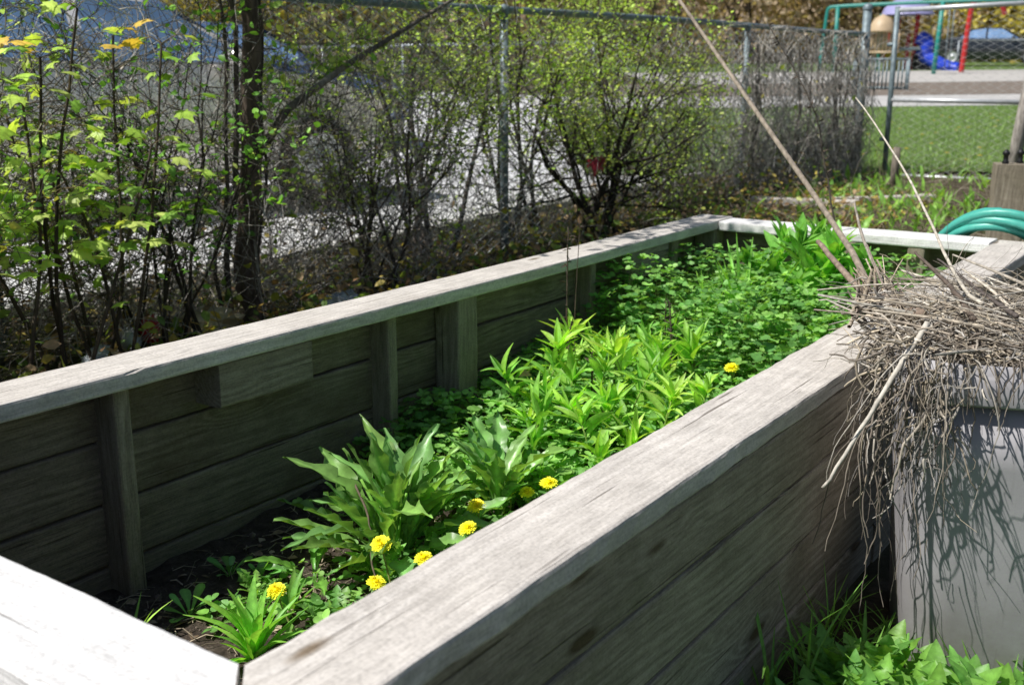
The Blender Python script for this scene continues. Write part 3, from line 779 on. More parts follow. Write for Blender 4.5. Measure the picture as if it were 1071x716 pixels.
# bedding fill inside
mb = MB(); ring = rr(BW*.92, BD*.92, .08)
mb.add([(x, y, Ht-.03) for x, y in ring]+[(0, 0, Ht+.02)], [(i, (i+1) % len(ring), len(ring)) for i in range(len(ring))], (.10, .085, .065))
fill = mb.build('compost_fill', M['twig']); fill.location = (bc.x, bc.y, BZ); fill.rotation_euler = (0, 0, phi)
tag(fill, 'brown dead plant matter filling the grey bin under the stalks', 'plant waste', kind='stuff')

# heap of dead stalks
STR = [(.50, .44, .36), (.62, .57, .49), (.36, .31, .25), (.25, .21, .17), (.55, .47, .35), (.44, .41, .37)]
mb = MB()
def bw(a, b, z): p = bc + br*a + bb*b; return np.array([p.x, p.y, z])
def strand(p, d, L_, r, grav, n=6, wig=.25, col=None, sides=4):
    d = np.array(d, float); d /= np.linalg.norm(d); pts = [p]; st = L_/n
    for i in range(n):
        d = d + rng.normal(0, wig, 3)*.5 + np.array([0, 0, -grav]); d /= np.linalg.norm(d)
        pts.append(pts[-1]+d*st)
    c = np.array(col if col is not None else random.choice(STR))*U(.55, 1.25)
    mb.tube(pts, np.linspace(r, r*.5, n+1), sides, c, False)
for i in range(130):       # straight pale straw
    a, b = U(-.20, .28), U(-.19, .22); az = random.gauss(PI*.95, 1.1)
    strand(bw(a, b, BT+U(.0, .07)), (math.cos(az), math.sin(az), U(-.05, .22)), U(.10, .28), U(.0016, .0045), .015, 5, .07, random.choice(((.58, .52, .43), (.48, .42, .33), (.64, .60, .52), (.40, .34, .27))), 5)
for i in range(900):       # hair fine stems
    a, b = U(-.28, .30), U(-.22, .25); az = U(0, 6.28)
    strand(bw(a, b, BT+U(.0, .075)), (math.cos(az), math.sin(az), U(-.2, .5)), U(.05, .2), U(.0005, .0009), .06, 7, .5, sides=3)
for i in range(1150):      # heap on top
    a, b = U(-.27, .30), U(-.195, .25)
    zt = BT + .005 + .055*max(0, 1-(b+.0)**2/.09)*(1-.15*abs(a)) * (.75+.5*mnoise.noise(Vector((a*5, b*5, 0))))
    z = BT-.02 + random.random()**.6*max(.01, zt-BT+.015)
    az = random.gauss(PI*.9, .8) if random.random() < .5 else U(0, 6.28)
    strand(bw(a, b, z), (math.cos(az), math.sin(az), U(-.2, .16)), U(.04, .17), .0007+abs(random.gauss(0, .0017)), .05, 6, .26)
for i in range(260):       # short crumbs
    a, b = U(-.33, .30), U(-.25, .25); az = U(0, 6.28)
    strand(bw(a, b, BT+U(.0, .07)), (math.cos(az), math.sin(az), U(-.3, .5)), U(.02, .05), U(.001, .0034), .02, 4, .8)
for i in range(420):       # heap spilling over the corner onto the cap board
    p = bw(-.25+U(-.09, .12), U(-.22, .12), BT+U(-.04, .04)); az = U(0, 6.28)
    strand(p, (math.cos(az), math.sin(az), U(-.2, .35)), U(.03, .13), U(.001, .0032), .12, 6, .55)
for i in range(210):       # matted roots hanging over the front left corner
    a = -BW/2 + random.gauss(.02, .045); b = -BD/2 + U(-.035, .05) + (.14*random.random() if a < -BW/2+.01 else 0)
    if a > -BW/2+.03: b = min(b, -BD/2+.005)
    out = -br*U(-.1, .35) - bb*U(.0, .4)
    z = BT + .03 - abs(random.gauss(0, .10))
    strand(bw(a, b-.012, z), (out.x, out.y, U(-.9, .1)), random.choice((.04, .06, .09, .13)) * U(.7, 1.3), abs(random.gauss(0, .0013))+.0005, U(.1, .35), 8, .6, np.array(random.choice(STR))*U(.45, .95))
for i in range(16):        # long trailing strands beside the wall
    a = -BW/2 + random.gauss(-.01, .025); b = -BD/2+U(-.03, .08)
    out = -br*U(.0, .5)-bb*U(.0, .4)
    strand(bw(a, b, BT-U(0, .1)), (out.x, out.y, U(-.6, .1)), U(.22, .42), U(.0007, .0024), U(.25, .45), 16, .45, (.26, .22, .18))
for i in range(38):        # a fringe along the front rim
    a = U(-BW/2+.02, BW/2-.05) if i > 24 else U(-BW/2, -.08); out = -bb*U(.2, .5)+br*U(-.3, .3)
    strand(bw(a, -BD/2+.015, BT+.012), (out.x, out.y, U(-.2, .2)), U(.05, .14)*(1 if i % 4 else 2.8), U(.0008, .0018), U(.3, .5), 14, .42, np.array(random.choice(STR))*.7)
pile = mb.build('dead_stalk_heap', M['twig']); tag(pile, 'tangled heap of grey brown dead stalks spilling over the bin rim', 'dead stalks', kind='stuff')
# individually readable long stalks
dry_stalk('long_stalk', [(-.52, 2.02, .93), (-.66, 2.25, .89), (-.795, 2.50, .955), (-1.135, 2.75, 1.235), (-1.52, 2.94, 1.60)], .0115, 'longest thick dead stalk leaning from the bin heap far over the bed', 'dead stalk', col=(.31, .26, .205), seed=21)
dry_stalk('long_stalk', [(-.50, 2.0, .94), (-.65, 2.22, .90), (-.86, 2.44, .985)], .0125, 'short thick broken stalk pointing from the heap over the bed, under the longest one', 'dead stalk', col=(.29, .22, .17), seed=22)
dry_stalk('long_stalk', [(-.40, 2.0, .97), (-.47, 2.1, .995), (-.684, 2.5, 1.139), (-.95, 2.92, 1.30)], .0042, 'long pale straight stalk sloping up left from the middle of the heap', 'dead stalk', col=(.55, .50, .42), seed=23)
dry_stalk('long_stalk', [(-.455, 1.86, .955), (-.482, 1.78, .875), (-.512, 1.715, .79), (-.542, 1.65, .705)], .0058, 'pale thick stalk hanging down over the front left corner of the bin', 'dead stalk', col=(.56, .52, .45), seed=24)
dry_stalk('long_stalk', [(-.55, 2.05, .93), (-.68, 2.35, .93), (-.78, 2.52, .99), (-.84, 2.62, 1.06)], .006, 'grey stalk lying close along the longest stalk', 'dead stalk', col=(.34, .30, .25), seed=25)
dry_stalk('long_stalk', [(-.40, 1.95, .95), (-.46, 2.02, .99), (-.55, 2.1, 1.035)], .006, 'short dark forked stick standing out of the top of the heap', 'dead stalk', col=(.13, .10, .08), seed=27)
dry_stalk('long_stalk', [(-.33, 1.93, .97), (-.42, 2.10, .97), (-.56, 2.32, .99)], .0045, 'dark curved stick lying on the back of the heap', 'dead stalk', col=(.12, .10, .09), seed=28)
# stub bundle at the foot of the long stalks
mb = MB()
for i in range(60):
    p = np.array([-.60+random.gauss(0, .035), 2.12+random.gauss(0, .05), .88+U(0, .05)])
    q = np.array([-.72, 2.36, .93]) + rng.normal(0, .024, 3)
    strand(p, q-p, U(.12, .30), U(.002, .0055), -.012, 5, .07, random.choice(((.46, .38, .28), (.34, .27, .2), (.55, .47, .36), (.27, .22, .18))), 5)
o = mb.build('stalk_bundle', M['twig']); tag(o, 'bundle of broken stalk ends at the foot of the longest stalk', 'dead stalks')
# dark standing dead stem behind
dry_stalk('dead_flower_stem', [(-1.25, 3.86, .60), (-1.30, 3.88, .80), (-1.37, 3.9, 1.045), (-1.43, 3.9, 1.25), (-1.62, 3.9, 1.54)], .0042, 'dark knobbly dead flower stem standing over the far end of the bed', 'dead stem', col=(.09, .075, .06), seed=31, fluff=70)

# ------------------------------------------------------------------ weeds outside by the bin
WG = [(-.30, 1.72), (-.44, 1.72), (-.52, 1.72), (-.20, 1.76), (-.12, 1.66), (-.36, 1.67), (-.42, 1.60), (-.33, 1.63), (-.24, 1.66), (-.15, 1.70), (-.38, 1.50), (-.28, 1.53), (-.18, 1.56), (-.09, 1.62), (-.47, 1.66), (-.5, 1.55), (-.05, 1.72), (.02, 1.72)]
for i, (x, y) in enumerate(WG):
    rosette('dandelion_plant', (x, y, g(x, y)+.01), 34, U(.12, .19), L_JAG, (.085, .185, .035),
            'jagged leaved dandelion plant without blooms in the sunny patch in front of the bin', 'weed', 'dandelion plants in front of the bin', el=(30, 88), mat='leaf', wid=.62)
for i, (x, y, h, nn, lb) in enumerate(((-.60, 1.62, .40, 3, 'tall single grass blades against the outer planks'), (-.585, 1.78, .22, 6, 'dark grass tuft at the foot of the outer planks'),
      (-.55, 1.66, .26, 4, 'arching grass between the planks and the sunny weeds'), (-.59, 1.9, .18, 7, 'shaded low grass tuft in the gap beside the bin'))):
    rosette('grass_tuft', (x, y, g(x, y)), nn, h, L_GRASS, (.10, .21, .04), lb, 'grass', el=(50, 86), mat='leaf', wid=.6)
mb = MB(); n = 2600
px = rng.uniform(-.62, .6, n); py = rng.uniform(.9, 2.0, n); pz = np.array([g(a, b) for a, b in zip(px, py)])
ax = unit(rng.uniform(0, 6.28, n), rng.uniform(.5, 1.5, n))
multi(mb, L_GRASS, np.stack([px, py, pz], -1), ax, norm_for(ax), rng.uniform(.06, .15, n), jit((.09, .19, .035), n, .3), rng.uniform(1, 2, n))
o = mb.build('ground_grass', M['leaf']); tag(o, 'short grass on the ground around the bin', 'grass', kind='stuff')

# ------------------------------------------------------------------ chain link fence
def FX(t): return (-3.64+.27*t, 5.05+5.43*t)
fz0, fz1 = .36, 1.695
fence = thing('chain_link_fence', (*FX(0), .38), 'tall grey chain link fence with pipe top rail running behind the bed', 'fence')
fo = Vector((*FX(0), .38))
def fl(p): return Vector(p)-fo
def post(t, r, top, nm='fence_post', mat='galvdark', parent=fence, off=fo, cap=True):
    x, y = FX(t); mb = MB()
    mb.tube([Vector((x, y, .2))-off, Vector((x, y, top))-off], r, 12)
    if cap: mb.lathe([(r*1.15, 0), (r*1.15, .03), (r*.8, .05), (0.001, .058)], 12, Vector((x, y, top-.01))-off)
    return mb.build(nm, M[mat], parent)
for t in (-1.12, -.55, 0, .55): post(t, .024, 1.68)
post(1.0, .040, 1.93)
mb = MB(); pts = [fl((*FX(t), fz1+.008*math.sin(t*5)+.012*max(0, t))) for t in lin(-1.7, .998, 30)]
mb.tube(pts, .021, 10); mb.build('top_rail', M['galvdark'], fence)
for t in (-1.12, -.55, 0, .55):
    mb = MB(); p = fl((*FX(t), fz1)); mb.tube([p+Vector((.0, -.03, 0)), p+Vector((0, .03, 0))], .026, 10)
    mb.build('rail_clamp', M['galvdark'], fence)
def chain(mb, pa, pb, z0, z1, r=.0016, pitch=.058, sides=3, wob=.004):
    pa = Vector(pa); pb = Vector(pb); d = pb-pa; L_ = d.length; d.normalize(); nrm = Vector((-d.y, d.x, 0))
    n = int(L_/pitch); nv = int((z1-z0)/(pitch*.5))
    for i in range(n):
        pts = []
        for k in range(nv+1):
            s = (i + (k+i) % 2)*pitch; zz = z0+k*pitch*.5
            w = (.003 if k % 2 else -.003)
            bow = .012*mnoise.noise(Vector((s*1.3, zz*1.5, 0)))
            p = pa + d*s + nrm*(w+bow) ; pts.append((p.x, p.y, zz))
        mb.tube(pts, r, sides, (1, 1, 1), False)
mb = MB(); o0 = FX(-1.7); o1 = FX(1.0)
chain(mb, (o0[0]+.027-fo.x, o0[1]-fo.y, 0), (o1[0]+.027-fo.x, o1[1]-.04-fo.y, 0), fz0-.38, fz1-.39, .0036)
mb.build('wire_mesh', M['wire'], fence)

# gate
gp0 = Vector((-3.05, 10.33, 0)); gp1 = Vector((-1.92, 10.52, 0)); gd = (gp1-gp0).normalized()
gate = thing('chain_link_gate', (gp0.x, gp0.y, .4), 'chain link gate in bright pipe frame, slightly ajar from the corner post, lawn behind', 'gate')
go = Vector((gp0.x, gp0.y, .4)); gL = (gp1-gp0).length
def gpt(s, z): p = gp0+gd*s; return Vector((p.x, p.y, z))-go
mb = MB()
mb.tube([gpt(0, .42), gpt(0, 1.93)], .024, 10); mb.build('stile', M['galvdark'], gate)
mb = MB(); mb.tube([gpt(gL, .42), gpt(gL, 1.95)], .02, 10); mb.build('stile', M['galv'], gate)
for z0, z1, nm in ((1.90, 1.945, 'top_rail'), (1.11, 1.10, 'mid_rail'), (.42, .41, 'bottom_rail')):
    mb = MB(); mb.tube([gpt(0, z0), gpt(gL+.12*(nm == 'top_rail'), z1)], .022, 10); mb.build(nm, M['galvlight'], gate)
mb = MB(); chain(mb, gpt(.02, 0), gpt(gL, 0), .44-.4, 1.90-.4, .002); mb.build('wire_mesh', M['wire'], gate)
mb = MB()
for z in (.75, 1.6): mb.box(gpt(-.03, z), (.07, .03, .035))
mb.build('hinge', M['galvdark'], gate)
gpost = thing('gate_post', (-1.94, 10.4, .3), 'pale leaning round post at the right end of the gate', 'post')
mb = MB(); mb.tube([(-.02, 0, 0), (0, 0, .5), (.10, 0, 1.55)], .05, 12, (.33, .30, .27)); mb.build('shaft', M['bark'], gpost)
mb = MB(); mb.lathe([(.052, 1.04), (.056, 1.05), (.056, 1.09), (.052, 1.10)], 12, (.063, 0, 0), (.4, .1, .06)); mb.build('rust_band', M['bark'], gpost)

# ------------------------------------------------------------------ timber post with bolts, stake, logs, hose
tp = thing('timber_post', (-1.21, 6.40, .3), 'square grey timber post with black iron pins on top behind the hose', 'post', rz=R(18))
board('shaft',   .58, .165, .165, M['post'], tp, (0, 0, .29), (0, -PI/2, 0), 77, .002, .006)
for i, (x, y) in enumerate(((-.035, -.03), (.045, .03))):
    mb = MB(); mb.lathe([(.016, 0), (.019, .01), (.013, .02), (.013, .045), (.019, .05), (.019, .062), (.008, .075), (.001, .078)], 12, (x, y, .58)); mb.build('iron_pin', M['black'], tp)
stake = thing('wooden_stake', (-2.66, 9.3, .38), 'short weathered round stake standing in dead grass before the gate', 'stake')
mb = MB(); mb.tube([(0, 0, 0), (.0, 0, .2), (.005, 0, .37)], [.035, .033, .03], 9, (.20, .17, .14)); mb.build('shaft', M['bark'], stake)
def log(loc, rz, L_, r, col, label, nm='fallen_timber'):
    t = thing(nm, loc, label, 'timber', 'old timbers lying behind the bed', rz)
    board('timber', L_, r*2.4, r*1.7, M['cap'], t, (0, 0, 0), (0, 0, 0), random.randint(1, 99), .006, .012); return t
log((-2.78, 7.55, .45), R(20), .75, .035, 0, 'pale split timber lying left of the long stalk behind the bed')
log((-2.40, 8.15, .44), R(50), .85, .035, 0, 'pale timber lying on the ground in front of the stake')
hose = thing('garden_hose', (-.80, 4.20, .42), 'teal green rubber garden hose coiled and leaning on the far corner of the bed', 'hose')
mb = MB(); tilt = R(62); pts = []
turns = 8
for i in range(turns*40+1):
    a = i/40*2*PI; k = i/40
    rad = .255 - .02*((k*.618) % 1)*4 + .012*math.sin(a*1.5+k) + .01*math.sin(k*5)
    lay = (-.02 + .011*((k*1.7) % 4)) + .012*math.sin(a+k*2)
    x = rad*math.cos(a); yv = rad*math.sin(a)*.98
    z = yv*math.sin(tilt)+lay*math.cos(tilt); y = -yv*math.cos(tilt)+lay*math.sin(tilt)*1.2
    pts.append((x, y, .245+z))
mb.tube(pts, .0155, 10, (1, 1, 1)); mb.build('coil', M['hose'], hose)

# ------------------------------------------------------------------ shrubs
BR = (.125, .105, .088); GREY = (.26, .235, .205)
class Grow:
    def __init__(s): s.w = MB(); s.lp = []; s.la = []
    def branch(s, p, d, L_, r, depth, kids=3, up=.08, wig=.18, leaf=2, col=BR, minr=.0011, spreadk=.8, n=5):
        p = np.array(p, float); d = np.array(d, float); d /= np.linalg.norm(d)
        pts = [p]; st = L_/n
        for i in range(n):
            d = d + rng.normal(0, wig, 3) + np.array([0, 0, up]); d /= np.linalg.norm(d); pts.append(pts[-1]+d*st)
        rr_ = np.linspace(r, max(minr, r*.5), n+1)
        s.w.tube(pts, rr_, 6 if r > .01 else (4 if r > .004 else 3), np.array(col)*U(.75, 1.3), False)
        if depth > 0:
            for k in range(kids):
                f = U(.25, 1.0); i = min(n-1, int(f*n)); q = pts[i]+(pts[i+1]-pts[i])*(f*n-i)
                dd = (pts[i+1]-pts[i])/st + rng.normal(0, spreadk, 3)
                s.branch(q, dd, L_*U(.45, .75), max(minr, rr_[i]*U(.45, .65)), depth-1, kids, up, wig*1.15, leaf, col, minr, spreadk, n if depth > 1 else 4)
        if depth <= 1:
            for k in range(int(leaf*L_*10+.5)):
                f = random.random(); i = min(len(pts)-2, int(f*n)); s.lp.append(pts[i]+(pts[i+1]-pts[i])*random.random())
        return pts
    def leafmesh(s, size, cols, temp=L_SMALL, frac=1., up=.7, sizev=.5):
        mb = MB(); P = np.array(s.lp) if s.lp else np.zeros((0, 3))
        if frac < 1: P = P[rng.random(len(P)) < frac]
        n = len(P)
        if n:
            ax = rng.normal(0, 1, (n, 3)); ax[:, 2] = ax[:, 2]*.5+.15
            nr = rng.normal(0, .6, (n, 3)) + np.array([0, -.1, up])
            c = np.array(cols)[rng.integers(0, len(cols), n)]*rng.uniform(.7, 1.3, (n, 1))
            mb.leaves(temp[0], temp[1], P, ax, nr, size*rng.uniform(1-sizev, 1+sizev, n), c, temp[2])
        return mb
YG = [(.25, .33, .06), (.19, .28, .05), (.31, .36, .10), (.14, .21, .045)]
def shrub(name, loc, label, cat, stems, leafsize, cols, depth=3, kids=4, leaf=3, group=None, spr=.35, h=1.2, r=.012, col=BR, temp=L_SMALL, wig=.14, up=.06, mat='leaf', spreadk=.75, base=.12, parts=('stem', 'foliage')):
    t = thing(name, loc, label, cat, group); G = Grow()
    for i in range(stems):
        a = U(0, 6.28); dd = (spr*math.cos(a)*U(.2, 1.2), spr*math.sin(a)*U(.2, 1.2), 1)
        G.branch((U(-base, base), U(-base, base), 0), dd, h*U(.7, 1.1), r*U(.7, 1.1), depth, kids, up, wig, leaf, col, spreadk=spreadk)
    G.w.build(parts[0], M['bark'], t)
    if G.lp and leafsize: G.leafmesh(leafsize, cols, temp).build(parts[1], M[mat], t)
    return t
# tree trunk with grey side limb
tr = thing('tree', (-3.48, 3.0, .31), 'dark straight tree trunk with a slanting grey limb, in front of the fence', 'tree')
to = Vector((-3.48, 3.0, .31)); G = Grow()
P = [Vector(p)-to for p in ((-3.48, 2.97, .25), (-3.49, 3.0, .64), (-3.5, 3.07, 1.08), (-3.5, 3.09, 1.65), (-3.50, 3.06, 2.1), (-3.46, 3.1, 2.7))]
mb = MB(); PP = []; rr2 = []
for i in range(26):
    s = i/25*5; k = min(4, int(s)); f = s-k; p = P[k].lerp(P[k+1], f); p = p+Vector((.03*mnoise.noise(Vector((i*.33, 1, 0))), .035*mnoise.noise(Vector((i*.33, 5, 0))), 0))
    PP.append(p); rr2.append((.050-.020*i/25)*(1+.25*mnoise.noise(Vector((i*.8, 2, 3)))))
mb.tube(PP, rr2, 10, (.12, .092, .07)); mb.build('trunk', M['bark'], tr)
mb = MB()
for off, r0 in ((-.10, .014), (-.17, .010), (.07, .008)):
    mb.tube([p+Vector((.03*mnoise.noise(Vector((i*.3, off*9, 2))), off*(1-.4*i/25)+.04*mnoise.noise(Vector((i*.3, off*9, 8))), 0)) for i, p in enumerate(PP)], np.linspace(r0, r0*.6, 26), 6, (.09, .075, .06))
    mb.build('side_stem', M['bark'], tr); mb = MB()
mb = MB(); LP = [Vector(p)-to for p in ((-3.49, 3.05, .98), (-3.45, 3.1, 1.08), (-3.45, 3.224, 1.21), (-3.45, 3.456, 1.326), (-3.45, 3.577, 1.386), (-3.45, 3.833, 1.493), (-3.45, 4.254, 1.667), (-3.4, 4.6, 1.83))]
mb.tube(LP, [.019, .018, .017, .015, .014, .011, .009, .006], 8, [np.array(c)*1. for c in ((.10, .08, .06), (.10, .08, .06), (.13, .11, .09), (.30, .27, .24), (.24, .21, .18), (.12, .1, .09), (.16, .14, .12), (.16, .14, .12))]); mb.build('limb', M['bark'], tr)
for i in range(46):
    k = random.randint(6, 25); p = PP[k]; a = U(0, 6.28)
    G.branch(p, (math.cos(a), math.sin(a), U(-.2, .9)), U(.15, .45), .004, 2 if k > 14 else 1, 3, .02, .25, 1.5, (.16, .14, .12))
for i in range(16):
    k = random.randint(1, 6); p = LP[k]; a = U(0, 6.28)
    G.branch(p, (math.cos(a), math.sin(a), U(-.4, .8)), U(.12, .35), .003, 1, 3, .02, .25, 4, GREY)
# crown above
for i in range(26):
    a = U(0, 6.28); G.branch(PP[-1-random.randint(0, 6)], (math.cos(a), math.sin(a), U(.1, .8)), U(.6, 1.1), .012, 3, 4, .03, .2, 2.5, BR)
G.w.build('branch', M['bark'], tr); G.leafmesh(.034, YG+[(.08, .17, .03)]).build('crown', M['leaf'], tr)

# maple sapling at the left
mp = thing('maple_sapling', (-3.25, 1.95, .31), 'young maple with broad lobed green leaves at the left edge', 'tree'); mo = np.array([-3.25, 1.95, .31])
G = Grow(); leafP = []; leafA = []; leafC = []
for i in range(15):
    a = U(0, 6.28); b0 = (U(-.2, .2), U(-.4, .3), 0); hh = U(.75, 1.3) if i < 12 else U(1.2, 1.9)  # the last, taller stems rise out of view, added to shade the fence strip
    pts = G.branch(b0, (.18*math.cos(a), .22*math.sin(a), 1), hh, .009, 0, 0, .05, .06, 0, (.07, .055, .04), n=10)
    for j in range(4, 11):
        for s in range(4):
            az = U(0, 6.28); d = np.array([math.cos(az), math.sin(az), U(.1, .5)])
            q = pts[j]+d*U(.06, .2); G.w.tube([pts[j], (pts[j]+q)/2+np.array([0, 0, .015]), q], .0013, 3, (.16, .12, .06), False)
            zz = q[2]+mo[2]
            if zz < .78 and random.random() < .8: continue
            leafP.append(q); leafA.append(d*np.array([1, 1, .2])+np.array([0, 0, -.25])); c = random.choice([(.18, .29, .045), (.24, .36, .06), (.12, .22, .035), (.30, .40, .08), (.28, .34, .09)])
            if zz > 1.42 and random.random() < .25: c = (.40, .27, .06)
            leafC.append(c)
G.w.build('stem', M['bark'], mp)
mb = MB(); n = len(leafP); leafC = np.array(leafC)*rng.uniform(.8, 1.2, (n, 1))
mb.leaves(L_MAPLE[0], L_MAPLE[1], np.array(leafP), np.array(leafA)+rng.normal(0, .2, (n, 3)), np.array([[.1, -.2, 1.]])+rng.normal(0, .35, (n, 3)), rng.uniform(.045, .09, n), leafC, L_MAPLE[2])
mb.build('foliage', M['leaf'], mp)

# shrubs along the fence: loc, label, stems, h ...
shrub('shrub', (-3.50, 5.85, .36), 'dark multi stemmed shrub with small yellow green leaves right of the blue grey fence post', 'shrub', 9, .021, YG, 3, 5, 1.7, spr=.55, h=1.0, r=.018, col=(.05, .04, .033), group='shrubs along the fence')
shrub('shrub', (-3.78, 4.55, .36), 'twiggy grey stemmed shrub left of the blue grey fence post', 'shrub', 7, .02, YG, 3, 4, 2.2, spr=.35, h=1.0, r=.015, col=(.12, .10, .085), group='shrubs along the fence')
shrub('shrub', (-3.55, 3.85, .34), 'shrub of thin twigs and yellow green leaves under the slanting limb', 'shrub', 8, .02, YG, 3, 4, 2, spr=.45, h=.85, r=.01, col=(.10, .08, .065), group='shrubs along the fence')
shrub('shrub', (-3.42, 2.55, .33), 'leafy shrub between the maple and the dark trunk', 'shrub', 9, .027, [(.09, .21, .03), (.13, .27, .04), (.07, .16, .03)], 3, 4, 1.3, spr=.4, h=.85, r=.009, col=(.06, .05, .04), group='shrubs along the fence')
shrub('shrub', (-3.95, 2.0, .36), 'dense shrub behind the maple', 'shrub', 9, .026, YG, 3, 4, 1.6, spr=.4, h=1.1, r=.012, col=(.07, .055, .045), group='shrubs along the fence')
shrub('shrub', (-3.55, 7.0, .38), 'twiggy shrub where the fence is thick with dry stems, left of the far line post', 'shrub', 8, .02, YG, 3, 4, 1.8, spr=.4, h=.95, r=.01, col=(.11, .095, .08), group='shrubs along the fence')
shrub('shrub', (-3.3, 1.35, .33), 'shadowy shrub in the bottom left corner beyond the cap', 'shrub', 8, .028, [(.07, .15, .03), (.10, .2, .03), (.2, .2, .05)], 3, 4, 3, spr=.5, h=.6, r=.008, col=(.06, .05, .04), group='shrubs along the fence')
# arching canes
def cane(pts, r, col, lsize, nl, cols, label, off=.03):
    P = np.array(pts); t = thing('arching_cane', P[0], label, 'branch', 'arching canes in front of the fence')
    s = np.linspace(0, len(P)-1, 24); Q = np.stack([np.interp(s, np.arange(len(P)), P[:, j]) for j in range(3)], -1)
    for _ in range(3): Q[1:-1] = (Q[:-2]+Q[1:-1]*2+Q[2:])/4
    Q = Q-P[0]; mb = MB(); mb.tube(Q, np.linspace(r, r*.45, 24), 5, col); mb.build('stem', M['twig'], t)
    if nl:
        mb = MB(); k = rng.integers(4, 24, nl); pos = Q[k]+rng.normal(0, off, (nl, 3)); ax = rng.normal(0, 1, (nl, 3))
        mb.leaves(L_SMALL[0], L_SMALL[1], pos, ax, rng.normal(0, .5, (nl, 3))+np.array([0, 0, .8]), rng.uniform(.014, .034, nl), np.array(cols)[rng.integers(0, len(cols), nl)], L_SMALL[2]); mb.build('foliage', M['leaf'], t)
cane([(-3.5, 5.6, .4), (-3.44, 4.9, .9), (-3.4, 4.61, 1.27), (-3.4, 5.01, 1.176), (-3.4, 5.41, 1.068), (-3.4, 5.85, 1.034), (-3.4, 6.46, 1.18)], .0042, (.50, .45, .38), .02, 26, YG, 'bare pale cane drooping in a long arc beside the blue grey post')
cane([(-3.5, 5.7, .5), (-3.45, 5.1, 1.0), (-3.4, 5.2, 1.26), (-3.4, 5.61, 1.365), (-3.4, 6.06, 1.48), (-3.4, 6.56, 1.70)], .004, (.2, .17, .1), .03, 190, [(.30, .44, .07), (.24, .40, .06)], 'leafy yellow green cane sloping up to the top rail', .028)
cane([(-3.45, 4.6, .7), (-3.42, 4.2, 1.2), (-3.42, 4.0, 1.36), (-3.42, 4.5, 1.37), (-3.42, 5.2, 1.44)], .0032, (.42, .37, .30), .02, 40, YG, 'thin pale cane crossing level in front of the post')
cane([(-3.45, 2.4, .4), (-3.3, 2.3, .9), (-3.2, 2.45, 1.15), (-3.2, 2.75, 1.05), (-3.2, 3.0, .95)], .003, (.50, .45, .36), .02, 20, YG, 'pale cane arching left of the dark trunk')
cane([(-3.1, 1.5, .5), (-3.05, 1.6, .85), (-3.0, 1.72, 1.05), (-2.98, 1.82, 1.22)], .003, (.42, .40, .28), .02, 70, [(.34, .42, .12), (.26, .38, .08)], 'pale catkin covered twig at the far left edge', .018)
# overhanging sprays above the rail
shrub('shrub', (-3.75, 5.4, .42), 'tall shrub behind the fence, its yellow green sprays topping the rail', 'shrub', 8, .025, [(.26, .36, .06), (.32, .40, .09), (.2, .3, .05)], 3, 4, 3, spr=.3, h=1.35, r=.012, col=(.10, .085, .07), group='shrubs along the fence')
shrub('shrub', (-4.0, 6.9, .42), 'tall shrub behind the fence by the blue far bush, sprays above the rail', 'shrub', 7, .025, [(.26, .36, .06), (.32, .40, .09), (.2, .3, .05)], 3, 4, 2.6, spr=.3, h=1.3, r=.012, col=(.10, .085, .07), group='shrubs along the fence')
# red leaf, red wrapper etc
mb = MB(); mb.leaves(L_MAPLE[0], L_MAPLE[1], np.zeros((2, 3)), np.array([[.2, -.5, -1], [.4, .2, -1.]]), np.array([[.8, -.6, .1], [.6, -.7, .2]]), [.13, .10], np.array([[.20, .02, .035], [.16, .02, .03]]))
o = mb.build('hanging_leaf', M['leaf']); o.location = (-3.36, 5.62, .87); tag(o, 'dark red dead leaf hanging in the shrub by the fence', 'leaf')

# dead vine on the fence
vt = thing('dead_vine', (*FX(.78), .4), 'grey tangle of dead vine covering the fence next to the corner post', 'vine'); vo_ = np.array([*FX(.78), .4])
mb = MB()
for i in range(3000):
    t = U(.52, 1.0) if random.random() < .85 else U(.3, .6); x, y = FX(t); z = U(.36, 1.66)
    if random.random() < .35: z = U(.36, .9)
    p = np.array([x+random.gauss(.06, .06), y, z])-vo_; d = np.array([U(-.25, .25), U(-.9, .9), random.choice((1, -1, -1))*U(.3, 1.4)]); d /= np.linalg.norm(d)
    L_ = U(.15, .5); pts = [p]
    for k in range(6):
        d = d+rng.normal(0, .22, 3)+np.array([0, 0, -.05]); d /= np.linalg.norm(d); pts.append(pts[-1]+d*L_/6)
    pts = np.array(pts); pts[:, 2] = np.clip(pts[:, 2], -.05, 1.3)
    mb.tube(pts, np.linspace(U(.002, .005), .0014, 7), 3, np.array(random.choice([(.52, .48, .43), (.36, .33, .29), (.66, .62, .56), (.20, .175, .15)]))*U(.7, 1.2), False)
for i in range(12):
    t = U(.56, .98); x, y = FX(t); p = np.array([x+.05, y, .36])-vo_; pts = [p+np.array([.05*mnoise.noise(Vector((k*.4, i, 0))), .12*mnoise.noise(Vector((k*.4, i, 5))), k*.11]) for k in range(12)]
    mb.tube(pts, np.linspace(.012, .005, 12), 5, np.array((.22, .19, .165))*U(.7, 1.2), False)
mb.build('stem', M['twig'], vt)
mb = MB(); n = 60; pos = np.stack([np.full(n, .1)+rng.normal(0, .08, n), rng.uniform(-2.3, 1.1, n), rng.uniform(0, 1.1, n)], -1)
mb.leaves(L_SMALL[0], L_SMALL[1], pos, rng.normal(0, 1, (n, 3)), rng.normal(0, .6, (n, 3))+np.array([0, 0, .6]), rng.uniform(.03, .07, n), np.array([(.30, .36, .08), (.38, .34, .08), (.24, .34, .07)])[rng.integers(0, 3, n)], L_SMALL[2]); mb.build('foliage', M['leaf'], vt)

